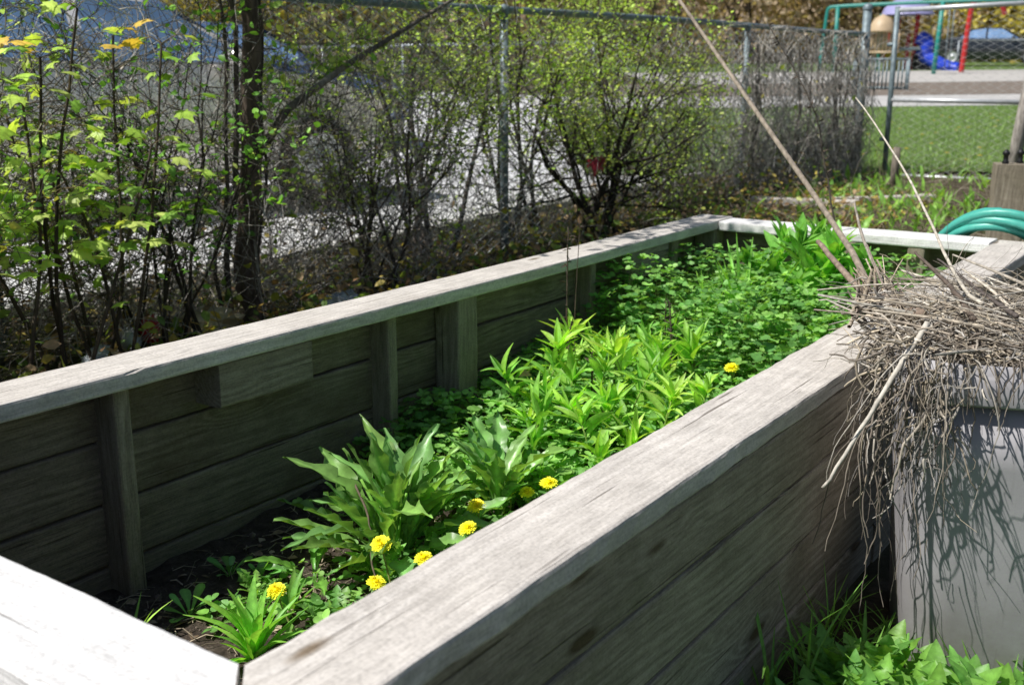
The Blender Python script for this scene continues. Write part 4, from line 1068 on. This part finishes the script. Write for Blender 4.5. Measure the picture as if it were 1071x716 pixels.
# dry twigs filling the fence line + undergrowth + litter (uncountable)
mb = MB()
for i in range(9500):
    t = -1.3+1.15*random.random() if i % 4 else -1.3+2.0*random.random(); x, y = FX(t); z = g(x+.3, y)+abs(random.gauss(0, .42)) if i % 3 else U(.5, 1.72); z = min(z, 1.75)
    p = np.array([x+random.gauss(.12, .22), y, z]); d = np.array([U(-.5, .5), U(-1, 1), U(-.2, 1.3)]); d /= np.linalg.norm(d); L_ = U(.1, .4); pts = [p]
    for k in range(4): d = d+rng.normal(0, .16, 3); d /= np.linalg.norm(d); pts.append(pts[-1]+d*L_/4)
    mb.tube(pts, np.linspace(U(.001, .0028), .0008, 5), 3, np.array(random.choice([(.26, .23, .20), (.44, .41, .37), (.12, .10, .085), (.56, .52, .47), (.64, .60, .55), (.30, .27, .235), (.16, .14, .12)]))*U(.7, 1.2), False)
for i in range(4200):      # brush against the wire and the curb
    y = U(-.6, 4.5) if i % 5 else U(4.5, 9); x = -3.86+.05*(y-2)+random.gauss(0, .17); z = g(x, y)+U(0, 1)**1.3*(1.15 if y < 4.5 else .45)
    p = np.array([x, y, z]); d = np.array([U(-.6, .6), U(-1, 1), U(-.3, 1.2)]); d /= np.linalg.norm(d); L_ = U(.12, .4); pts = [p]
    for k in range(4): d = d+rng.normal(0, .2, 3); d /= np.linalg.norm(d); pts.append(pts[-1]+d*L_/4)
    mb.tube(pts, np.linspace(U(.0015, .004), .001, 5), 3, np.array(random.choice([(.14, .12, .10), (.24, .21, .18), (.40, .37, .33), (.10, .085, .07), (.48, .44, .39), (.60, .56, .50)]))*U(.7, 1.2), False)
o = mb.build('twig_thicket', M['twig']); tag(o, 'thicket of thin dry twigs along the fence behind the bed', 'twigs', kind='stuff')
mb = MB(); n = 11000
yy = rng.uniform(-.2, 8.6, n); xx = rng.uniform(-4.0, -2.0, n); zz = np.array([g(a, b) for a, b in zip(xx, yy)])
hh = np.abs(rng.normal(0, .13, n))*np.clip((-xx-2.2)/1.0, .15, 1)*np.where(xx < -3.45, .45, 1); k_ = rng.random(n) < .08; yy[k_] = rng.uniform(-.3, 4.6, k_.sum()); xx[k_] = -3.8+rng.normal(0, .2, k_.sum()); hh[k_] = rng.random(k_.sum())**1.4*.75; zz[k_] = .34
ax = rng.normal(0, 1, (n, 3)); ax[:, 2] *= .6
cols = np.array([(.10, .15, .03), (.20, .22, .05), (.30, .24, .06), (.16, .10, .055), (.24, .17, .10), (.07, .12, .03), (.11, .085, .06)])
mb.leaves(L_SMALL[0], L_SMALL[1], np.stack([xx, yy, zz+.01+hh], -1), ax, rng.normal(0, .5, (n, 3))+np.array([0, 0, .8]), rng.uniform(.022, .06, n), cols[rng.integers(0, 7, n)]*rng.uniform(.5, 1.2, (n, 1)), L_SMALL[2])
o = mb.build('undergrowth', M['leaf']); tag(o, 'low brown and green undergrowth and dead leaves between bed and fence', 'undergrowth', kind='stuff')
# far side strip beyond the bed: dead grass stems, green weeds
mb = MB()
for i in range(1500):
    y = U(4.2, 10.2); x = U(-3.3, .2); z = g(x, y); az = U(0, 6.28); L_ = U(.08, .38) * (1 if random.random() < .9 else 1.8)
    d = np.array([math.cos(az)*.7, math.sin(az)*.7, U(.05, 1.3)]); d /= np.linalg.norm(d); pts = [np.array([x, y, z])]
    for k in range(4): d = d+rng.normal(0, .18, 3)+np.array([0, 0, -.1]); d /= np.linalg.norm(d); pts.append(pts[-1]+d*L_/4)
    mb.tube(pts, np.linspace(U(.0012, .003), .0008, 5), 3, np.array(random.choice([(.34, .28, .2), (.45, .39, .3), (.24, .19, .13), (.18, .14, .1)]))*U(.7, 1.2), False)
o = mb.build('dead_grass', M['twig']); tag(o, 'flattened tan dead grass and stems on the ground behind the bed', 'grass', kind='stuff')
mb = MB(); n = 5200
yy = 4.15+6.3*rng.random(n)**1.3; xx = rng.uniform(-3.2, .6, n); pn = np.array([mnoise.noise(Vector((a*1.3, b*1.3, 7))) for a, b in zip(xx, yy)])
q = pn > -.05; xx, yy = xx[q], yy[q]; n = len(xx); zz = np.array([g(a, b) for a, b in zip(xx, yy)])
ax = unit(rng.uniform(0, 6.28, n), rng.uniform(.3, 1.4, n))
multi(mb, L_LANCE+L_GRASS, np.stack([xx, yy, zz], -1), ax, norm_for(ax)+rng.normal(0, .3, (n, 3)), rng.uniform(.05, .16, n), jit((.12, .23, .04), n, .3), rng.uniform(.7, 1.3, n))
o = mb.build('weed_patches', M['leaf']); tag(o, 'patches of green weeds on the ground behind the far end of the bed', 'weeds', kind='stuff')
for i, (x, y) in enumerate(((-1.80, 5.1), (-1.55, 5.3), (-1.35, 5.0), (-1.68, 4.75), (-1.2, 4.7), (-1.9, 5.7))):
    rosette('weed_clump', (x, y, g(x, y)+.02), 22, .20, L_LANCE, (.15, .30, .045), 'green weed clump growing on the ground behind the far cap board', 'weed', 'weed clumps behind the far board', el=(25, 82), mat='leaf')
t = thing('dandelion', (-1.47, 5.5, g(-1.47, 5.5)), 'out of focus yellow dandelion among weeds behind the far cap board', 'flower')
mb = MB(); mb.tube([(0, 0, 0), (0, 0, .16)], .003, 5, (.2, .26, .08)); mb.build('stem', M['leaf'], t)
mb = MB(); flower_head(mb, .026, 110); o = mb.build('flower_head', M['petal'], t); o.location = (0, 0, .16); o.rotation_euler = (.5, 0, 0)
# lawn blades and blooms
mb = MB(); n = 26000
aa = rng.uniform(.8, 12, n); ff = 10.2+10*rng.random(n)**1.5
xx = (aa)*ca-ff*sa; yy = aa*sa+ff*ca; zz = np.array([g(a, b) for a, b in zip(xx, yy)])+.03
ax = unit(rng.uniform(0, 6.28, n), rng.uniform(.6, 1.5, n))
multi(mb, L_GRASS[:2], np.stack([xx, yy, zz], -1), ax, norm_for(ax), rng.uniform(.03, .085, n), jit((.115, .18, .05), n, .3), np.full(n, 3.))
o = mb.build('lawn_grass', M['leaf']); tag(o, 'short green lawn grass beyond the gate', 'grass', kind='stuff')
mb = MB(); n = 70; aa = rng.uniform(1.5, 9, n); ff = rng.uniform(10.5, 17, n); xx = aa*ca-ff*sa; yy = aa*sa+ff*ca; zz = np.array([g(a, b) for a, b in zip(xx, yy)])+.12
for k in range(5): mb.leaves(L_ROUND[0], L_ROUND[1], np.stack([xx, yy, zz], -1), unit(np.full(n, k*1.26), np.full(n, .2)), np.tile([[0, 0, 1.]], (n, 1)), np.full(n, .028), np.tile([[.8, .55, .03]], (n, 1)), L_ROUND[2])
o = mb.build('lawn_dandelions', M['petal']); tag(o, 'tiny yellow dandelion specks scattered across the lawn', 'flowers', kind='stuff')

# ------------------------------------------------------------------ litter in the strip
M['red'] = m_plain('red_plastic_wrapper', (.55, .02, .03), .3, 0, 20, .3, .3)
M['clear'] = m_plain('clear_plastic', (.42, .46, .50), .2, .0, 14, .4, .4)
M['tanplastic'] = m_plain('yellowed_plastic', (.50, .42, .26), .3, 0, 14, .35, .4)
def crumple(name, loc, s, mat, label, cat, seed):
    mb = MB(); V = []; F = []; nu, nv = 14, 9
    for j in range(nv+1):
        for i in range(nu):
            a = 2*PI*i/nu; b = PI*j/nv; d = Vector((math.sin(b)*math.cos(a), math.sin(b)*math.sin(a), math.cos(b)))
            k = 1+.55*mnoise.noise(d*2.2+Vector((seed, 0, 0)))+.25*mnoise.noise(d*6+Vector((seed, 3, 0)))
            V.append((d.x*s[0]*k, d.y*s[1]*k, d.z*s[2]*k+s[2]*.7))
    for j in range(nv):
        for i in range(nu): F.append((j*nu+i, j*nu+(i+1) % nu, (j+1)*nu+(i+1) % nu, (j+1)*nu+i)[::-1])
    mb.add(V, F); o = mb.build(name, M[mat], shade=False); o.location = loc; tag(o, label, cat); return o
crumple('wrapper', (-3.50, 2.50, .36), (.05, .035, .05), 'red', 'crumpled red wrapper among dead leaves behind the bed', 'litter', 1)
bt = thing('plastic_bottle', (-3.38, 2.33, .37), 'clear crushed plastic bottle lying beside the red wrapper', 'bottle', rz=R(60))
mb = MB(); mb.lathe([(.001, -.09), (.03, -.09), (.034, -.08), (.031, -.03), (.034, -.02), (.034, .04), (.02, .075), (.012, .085), (.012, .1)], 16, (0, 0, .035), M=Matrix.Rotation(PI/2, 3, 'X')); mb.build('body', M['clear'], bt)
mb = MB(); mb.lathe([(.014, .098), (.0145, .1), (.0145, .115), (.001, .117)], 12, (0, 0, .035), M=Matrix.Rotation(PI/2, 3, 'X')); mb.build('bottle_cap', M['galvlight'], bt)
crumple('plastic_bag', (-3.40, 2.72, .35), (.10, .12, .06), 'tanplastic', 'yellowed translucent plastic bag right of the red wrapper', 'litter', 4)
crumple('plastic_scrap', (-3.3, 3.35, .34), (.09, .10, .05), 'clear', 'pale plastic scrap near the foot of the tree', 'litter', 7)
crumple('plastic_scrap', (-3.3, 2.15, .34), (.06, .07, .05), 'clear', 'bluish plastic scrap left of the bottle at the left side', 'litter', 9)

# ------------------------------------------------------------------ parked cars
M['carlight'] = m_plain('pale_car_paint', (.84, .80, .76), .25, .3, 6, .06, 0, .5, .6)
M['carlow'] = m_plain('grey_car_paint', (.20, .195, .20), .3, .3, 6, .1, 0, .5, .5)
M['cardark'] = m_plain('dark_car_paint', (.03, .035, .045), .22, .3, 6, .1, 0, .5, .6)
M['carblue'] = m_plain('blue_car_paint', (.10, .16, .30), .25, .3, 6, .1, 0, .5, .6)
M['glass'] = m_plain('car_window_glass', (.20, .32, .54), .08, 0, 4, .2, 0, .9)  # blue sky reflection painted into the base colour of the panes
M['tyre'] = m_plain('tyre_rubber', (.02, .02, .02), .8, 0, 30, .2, .1)
M['lamp'] = m_plain('headlamp_lens', (.65, .68, .70), .12, 0, 10, .1, 0, .8)
def car(loc, rz, paint, label, group='cars parked beyond the fence'):
    t = thing('parked_car', loc, label, 'car', group, rz)
    st = [(-2.2, .42, .70, .78, .62), (-2.1, .30, .92, .95, .78), (-1.6, .22, 1.0, 1.02, .86), (-1.25, .2, .98, 1.1, .88), (-.75, .2, .96, 1.38, .9), (-.2, .2, .95, 1.45, .9), (.3, .2, .94, 1.42, .9), (.75, .2, .94, 1.22, .9), (1.15, .2, .93, .95, .88), (1.7, .24, .84, .86, .84), (2.1, .3, .72, .74, .76), (2.25, .4, .58, .6, .62)]
    mb = MB(); V = []; m = 12
    for (x, z0, zb, zr, w) in st:
        ti = max(0, (zr-zb)); wr = w*(1-.28*min(1, ti/.45))
        half = [(w*.85, z0), (w, z0+.12), (w*1.01, (z0+zb)/2), (w*.97, zb), (wr, zr-.04*min(1, ti*4)), (wr*.6, zr)]
        V += [(x, y, z) for y, z in half] + [(x, -y, z) for y, z in half[::-1]]
    F = []
    for i in range(len(st)-1):
        for j in range(m): k = (j+1) % m; F.append((i*m+j, i*m+k, (i+1)*m+k, (i+1)*m+j))
    F.append(list(range(m))); F.append([(len(st)-1)*m+j for j in range(m)][::-1])
    mb.add(V, F); mb.build('body', M[paint], t, True)
    def gl(pts, nm, mat='glass', thick=.006, lbl=None):
        mb = MB(); mb.add(pts, [list(range(len(pts)))]); o = mb.build(nm, M[mat], t, False); return o
    for s in (1, -1):
        gl([(.95, s*.865, 1.0), (.38, s*.72, 1.36), (-.15, s*.705, 1.385), (-.15, s*.895, 1.0)], 'window')
        gl([(-.22, s*.895, 1.0), (-.22, s*.705, 1.385), (-.72, s*.735, 1.32), (-1.15, s*.86, 1.03)], 'window')
        mb = MB(); mb.box((.78, s*.98, 1.02), (.12, .16, .11)); mb.build('side_mirror', M[paint], t)
        mb = MB(); mb.lathe([(.001, 0), (.09, .0), (.11, -.03), (.12, -.05)], 14, (2.12, s*.55, .63), M=Matrix.Rotation(PI/2, 3, 'Y')); mb.build('headlight', M['lamp'], t)
        for x in (-1.38, 1.42):
            mb = MB(); Rm = Matrix.Rotation(-s*PI/2, 3, 'X')
            mb.lathe([(.2, -.09), (.3, -.1), (.325, -.06), (.325, .06), (.3, .1), (.2, .09)], 22, (x, s*.83, .325), M=Rm); ty = mb.build('wheel', M['tyre'], t)
            mb = MB(); mb.lathe([(.2, .085), (.17, .07), (.06, .075), (.05, .09), (.001, .092)], 18, (x, s*.83, .325), M=Rm); mb.build('rim', M['galvlight'], ty)
    gl([(1.17, .72, .98), (1.17, -.72, .98), (.42, -.55, 1.412), (.42, .55, 1.412)], 'windscreen')
    gl([(-1.3, .70, 1.12), (-.8, .52, 1.385), (-.8, -.52, 1.385), (-1.3, -.70, 1.12)], 'rear_window')
    mb = MB(); mb.box((2.2, 0, .42), (.10, 1.1, .14)); mb.build('bumper', M['tyre'], t)
    return t
car((-6.75, 4.3, .425), R(78), 'carlight', 'pale silver car parked close behind the fence at the left')
car((-10.4, 8.6, .46), R(60), 'carblue', 'blue grey car parked further back, seen through twigs left of the post')
zc = g(-11.6, 47)
car((-10.2, 47.5, zc+.1), R(10), 'cardark', 'dark car parked beyond the playground')

# ------------------------------------------------------------------ playground far away
M['redp'] = m_plain('red_painted_steel', (.55, .03, .03), .4, 0, 10, .1, 0)
M['teal'] = m_plain('teal_painted_steel', (.02, .26, .22), .4, 0, 10, .1, 0)
M['bluep'] = m_plain('blue_slide_plastic', (.02, .06, .55), .3, 0, 6, .1, 0)
M['yelp'] = m_plain('yellow_plastic', (.75, .55, .04), .4, 0, 6, .1, 0)
M['tanp'] = m_plain('tan_plastic', (.55, .42, .27), .5, 0, 6, .1, 0)
M['purp'] = m_plain('lilac_plastic', (.35, .34, .60), .4, 0, 6, .1, 0)
def far(u_x, Y=40.): return (u_x, Y)
def pipe(pts, r, mat, nm, parent, off, sides=8):
    mb = MB(); P = np.array(pts, float)
    s = np.linspace(0, len(P)-1, max(2, 6*(len(P)-1))) if len(P) > 2 else np.arange(2)
    Q = np.stack([np.interp(s, np.arange(len(P)), P[:, j]) for j in range(3)], -1)
    if len(P) > 2:
        for _ in range(3): Q[1:-1] = (Q[:-2]+Q[1:-1]*2+Q[2:])/4
    mb.tube(Q-np.array(off), r, sides); return mb.build(nm, M[mat], parent)
o_ = (-9.0, 40, 1.25)
sw = thing('climbing_arch', o_, 'bent red steel pipe arch in the playground sand', 'play equipment')
pipe([(-9.49, 40, 1.2), (-9.42, 40, 2.6), (-9.36, 40, 3.5), (-9.1, 40, 3.85), (-8.75, 40, 3.85), (-8.45, 40, 3.65), (-8.32, 40.2, 3.2)], .085, 'redp', 'pipe', sw, o_)
o_ = (-11., 38, 1.2)
sg = thing('swing_set', o_, 'long teal green swing frame in front of the play tower', 'play equipment')
def at38(x40, z40): k = 38/40.; return (x40*k, 38., 1.37+(z40-1.37)*k)
a0, a1_, a2 = at38(-14.35, 3.3), at38(-14.15, 3.62), at38(-7.0, 3.66)
pipe([at38(-14.5, 1.3), a0, at38(-14.32, 3.55), a1_, at38(-11, 3.66), a2], .06, 'teal', 'top_bar', sg, o_)
pipe([at38(-13.95, 3.6), at38(-13.95, 1.3)], .07, 'teal', 'leg', sg, o_)
pipe([at38(-10.30, 3.66), at38(-10.42, .9)], .075, 'teal', 'leg', sg, o_)
pipe([at38(-7.6, 3.66), at38(-7.3, 1.2)], .07, 'teal', 'leg', sg, o_)
for x in (-10.05, -9.9): pipe([at38(x, 3.66), at38(x, 1.45)], .018, 'galvdark', 'chain', sg, o_, 5)
mb = MB(); mb.box(np.array(at38(-9.98, 1.45))-np.array(o_), (.4, .2, .04)); mb.build('seat', M['black'], sg)
o_ = (-11.5, 42, 1.3)
pt = thing('play_tower', o_, 'playground tower with lilac roof, red posts and blue slide', 'play equipment')
def at42(x40, z40): k = 42/40.; return (x40*k, 42., 1.37+(z40-1.37)*k)
O = np.array(o_)
mb = MB(); mb.lathe([(.95, 0), (.85, .25), (.55, .5), (.2, .62), (.01, .64)], 12, Vector(np.array(at42(-11.45, 3.25))-O)); mb.build('roof', M['purp'], pt)
for x, z1 in ((-11.1, 3.3), (-11.75, 3.2), (-11.35, 2.6), (-12.05, 3.1)): pipe([at42(x, z1), at42(x-.05, 1.2)], .08, 'redp', 'post', pt, o_)
pipe([at42(-12.35, 3.3), at42(-12.35, 1.2)], .07, 'teal', 'post', pt, o_)
mb = MB(); mb.box(np.array(at42(-11.75, 1.55))-O, (.7, .2, .9)); mb.build('panel', M['yelp'], pt)
mb = MB(); mb.box(np.array(at42(-11.6, 2.1))-O, (1.6, 1.2, .12)); mb.build('deck', M['galvdark'], pt)
# spiral tube slide
pipe([at42(-11.0, 2.5), at42(-10.7, 2.35), at42(-10.75, 2.0), at42(-10.9, 1.85), at42(-10.55, 1.75), at42(-10.2, 1.55), at42(-9.85, 1.42), at42(-9.6, 1.40)], .26, 'bluep', 'slide', pt, o_, 12)
pipe([at42(-10.9, 1.9), at42(-10.95, 1.5), at42(-10.6, 1.35)], .25, 'black', 'slide_base', pt, o_, 10)
o_ = (-12.3, 41, 1.3)
ph = thing('play_house', o_, 'tan play house with slatted walls left of the play tower', 'play equipment')
def at41(x40, z40): k = 41/40.; return (x40*k, 41., 1.37+(z40-1.37)*k)
O = np.array(o_)
mb = MB(); mb.lathe([(.48, 0), (.45, .2), (.3, .45), (.01, .6)], 10, Vector(np.array(at41(-12.3, 2.72))-O)); mb.build('roof', M['tanp'], ph)
mb = MB()
for k in range(9): mb.box(np.array(at41(-12.75+.13*k, 2.35))-O, (.09, .05, .75))
mb.box(np.array(at41(-12.25, 2.72))-O, (1.2, .08, .08)); mb.box(np.array(at41(-12.25, 2.0))-O, (1.2, .08, .08)); mb.build('slat_wall', M['tanp'], ph)
for x in (-12.75, -11.8): pipe([at41(x, 2.8), at41(x, 1.2)], .06, 'galvdark', 'post', ph, o_)
# low railings and far fence
def rail_fence(nm, x0, x1, Y, z0, z1, label, slats=0, mat='galv'):
    o_ = (x0, Y, z0); t = thing(nm, o_, label, 'fence')
    L_ = x1-x0; np_ = max(2, int(L_/2.2)+1)
    for i in range(np_):
        mb = MB(); mb.tube([(L_*i/(np_-1), 0, -.2), (L_*i/(np_-1), 0, z1-z0)], .035, 8); mb.build('post', M[mat], t)
    mb = MB(); mb.tube([(0, 0, z1-z0), (L_, 0, z1-z0)], .03, 8); mb.build('top_rail', M[mat], t)
    if slats:
        mb = MB()
        for i in range(slats): mb.box((L_*(i+.5)/slats, 0, (z1-z0)*.5), (.04, .03, (z1-z0)*.9))
        mb.box((0+L_/2, 0, .08), (L_, .03, .05)); mb.build('slat_panel', M[mat], t)
    else:
        mb = MB(); chain(mb, (0, 0, 0), (L_, 0, 0), 0, z1-z0, .004, .16); mb.build('wire_mesh', M[mat], t)
    return t
rail_fence('railing', -8.9, -7.6, 27, g(-8.3, 27), g(-8.3, 27)+.75, 'short dark slatted railing at the playground edge left of the gate', 14, 'galvdark')
rail_fence('low_fence', -10.5, -4.0, 43.5, 1.4, 2.45, 'low wire fence behind the playground')
rail_fence('rail_fence', -24, -11.5, 19, g(-15, 19), g(-15, 19)+1.15, 'pale pipe rail fence on the far side of the parking lot', 0, 'galv')

# ------------------------------------------------------------------ far trees
def tree(x, y, h, w, cols, label, seed, nl=2600, ls=.32, bare=False):
    random.seed(seed); z = g(x, y)
    t = thing('tree', (x, y, z-.2), label, 'tree', 'trees in the far background')
    G = Grow()
    for i in range(3 if bare else 2):
        G.branch((U(-.2, .2), U(-.2, .2), 0), (U(-.15, .15), U(-.15, .15), 1), h*.62, .02*h*.8, 3, 5, .05, .1, 0, (.075, .06, .05), .012, .7)
    G.w.build('trunk', M['bark'], t)
    k = 26; C = np.stack([rng.normal(0, w*.38, k), rng.normal(0, w*.38, k), h*(.2+.75*rng.random(k))], -1)
    n = nl; i = rng.integers(0, k, n); P = C[i]+rng.normal(0, w*.17, (n, 3)); P[:, 2] = np.maximum(.3, P[:, 2])
    mb = MB(); c = np.array(cols)[i % len(cols)]*rng.uniform(.6, 1.3, (n, 1))
    mb.leaves(L_SMALL[0], L_SMALL[1], P, rng.normal(0, 1, (n, 3)), rng.normal(0, .7, (n, 3))+np.array([0, 0, .5]), ls*rng.uniform(.5, 1.4, n), c, L_SMALL[2]); mb.build('crown', M['leaf'], t)
OL = [(.13, .125, .05), (.18, .165, .06), (.10, .10, .045)]; BRN = [(.20, .155, .11), (.26, .20, .14), (.15, .12, .085)]; YL = [(.30, .25, .06), (.22, .20, .07)]
TR = [(-17, 54, 7, 5, BRN, 'brown barely leafed tree behind the play house'), (-12.3, 56, 6, 5, YL, 'golden green tree behind the blue slide'), (-9.0, 53, 5.5, 5, YL, 'golden green tree behind the red arch'),
      (-5.2, 55, 6, 5, OL, 'olive tree at the far right edge'), (-22, 50, 7, 5, BRN, 'brown tree above the dead vine'), (-27, 44, 7, 5, OL, 'olive tree behind the far line post'),
      (-31, 36, 7, 5, OL, 'olive tree behind the multi stemmed shrub'), (-33, 28, 7, 5, YL, 'yellow green tree above the rail near the post'), (-36, 22, 7, 5, OL, 'olive tree behind the parked blue grey car'), (-36, 16, 7, 5, BRN, 'brown tree far behind the dark trunk'),
      (-1.5, 58, 6, 5, BRN, 'brown tree outside the right edge of the view'), (-25, 58, 8, 6, BRN, 'brown tree at the back left of the playground')]
for i, (x, y, h, w, cl, lb) in enumerate(TR): tree(x, y, h, w, cl, lb, 100+i)
random.seed(5)
mb = MB(); n = 9000          # far woodland mass
th = rng.uniform(R(70), R(185), n); rd = rng.uniform(75, 130, n); xx = rd*np.cos(th); yy = rd*np.sin(th)
zz = np.array([g(a, b) for a, b in zip(xx, yy)])+rng.uniform(.2, 9, n)
cl = np.array(OL+BRN+BRN)[rng.integers(0, 9, n)]*rng.uniform(.5, 1.1, (n, 1))
mb.leaves(L_SMALL[0], L_SMALL[1], np.stack([xx, yy, zz], -1), rng.normal(0, 1, (n, 3)), rng.normal(0, .7, (n, 3))+np.array([0, -.5, .5]), rng.uniform(1.2, 3.2, n), cl, L_SMALL[2])
o = mb.build('far_woodland', M['leaf']); tag(o, 'brown and olive spring woodland on the far rise', 'woodland', kind='stuff')

# ------------------------------------------------------------------ light, sky, camera
sun_dir = Vector((-.38, -.60, 1.0)).normalized()
sl = bpy.data.lights.new('sun', 'SUN'); sl.energy = 5.0; sl.angle = R(.5); sl.color = (1., .965, .91)
so = bpy.data.objects.new('sun', sl); COL.objects.link(so); so.rotation_euler = sun_dir.to_track_quat('Z', 'Y').to_euler(); so.location = (-5, -8, 12)
W = bpy.data.worlds.new('World'); S.world = W; W.use_nodes = True; nt = W.node_tree
bg = nt.nodes['Background']; sk = nt.nodes.new('ShaderNodeTexSky'); sk.sky_type = 'NISHITA'; sk.sun_disc = False
sk.sun_elevation = math.asin(sun_dir.z); sk.sun_rotation = math.atan2(sun_dir.x, sun_dir.y); sk.dust_density = 1.0
nt.links.new(sk.outputs[0], bg.inputs[0]); bg.inputs[1].default_value = .066
cd = bpy.data.cameras.new('camera'); cam = bpy.data.objects.new('camera', cd); COL.objects.link(cam); S.camera = cam
cd.sensor_width = 36; cd.sensor_fit = 'HORIZONTAL'; cd.lens = 36*1126/1071; cd.clip_end = 1500; cd.clip_start = .02
cam.location = (0, 0, 1.37); cam.rotation_euler = (PI/2 - R(14.156), 0, R(35.375))
cd.dof.use_dof = True; cd.dof.focus_distance = 2.15; cd.dof.aperture_fstop = 6.3
S.view_settings.view_transform = 'Standard'; S.view_settings.look = 'None'; S.view_settings.exposure = 0; S.view_settings.gamma = 1
S.cycles.max_bounces = 8; S.cycles.transparent_max_bounces = 8
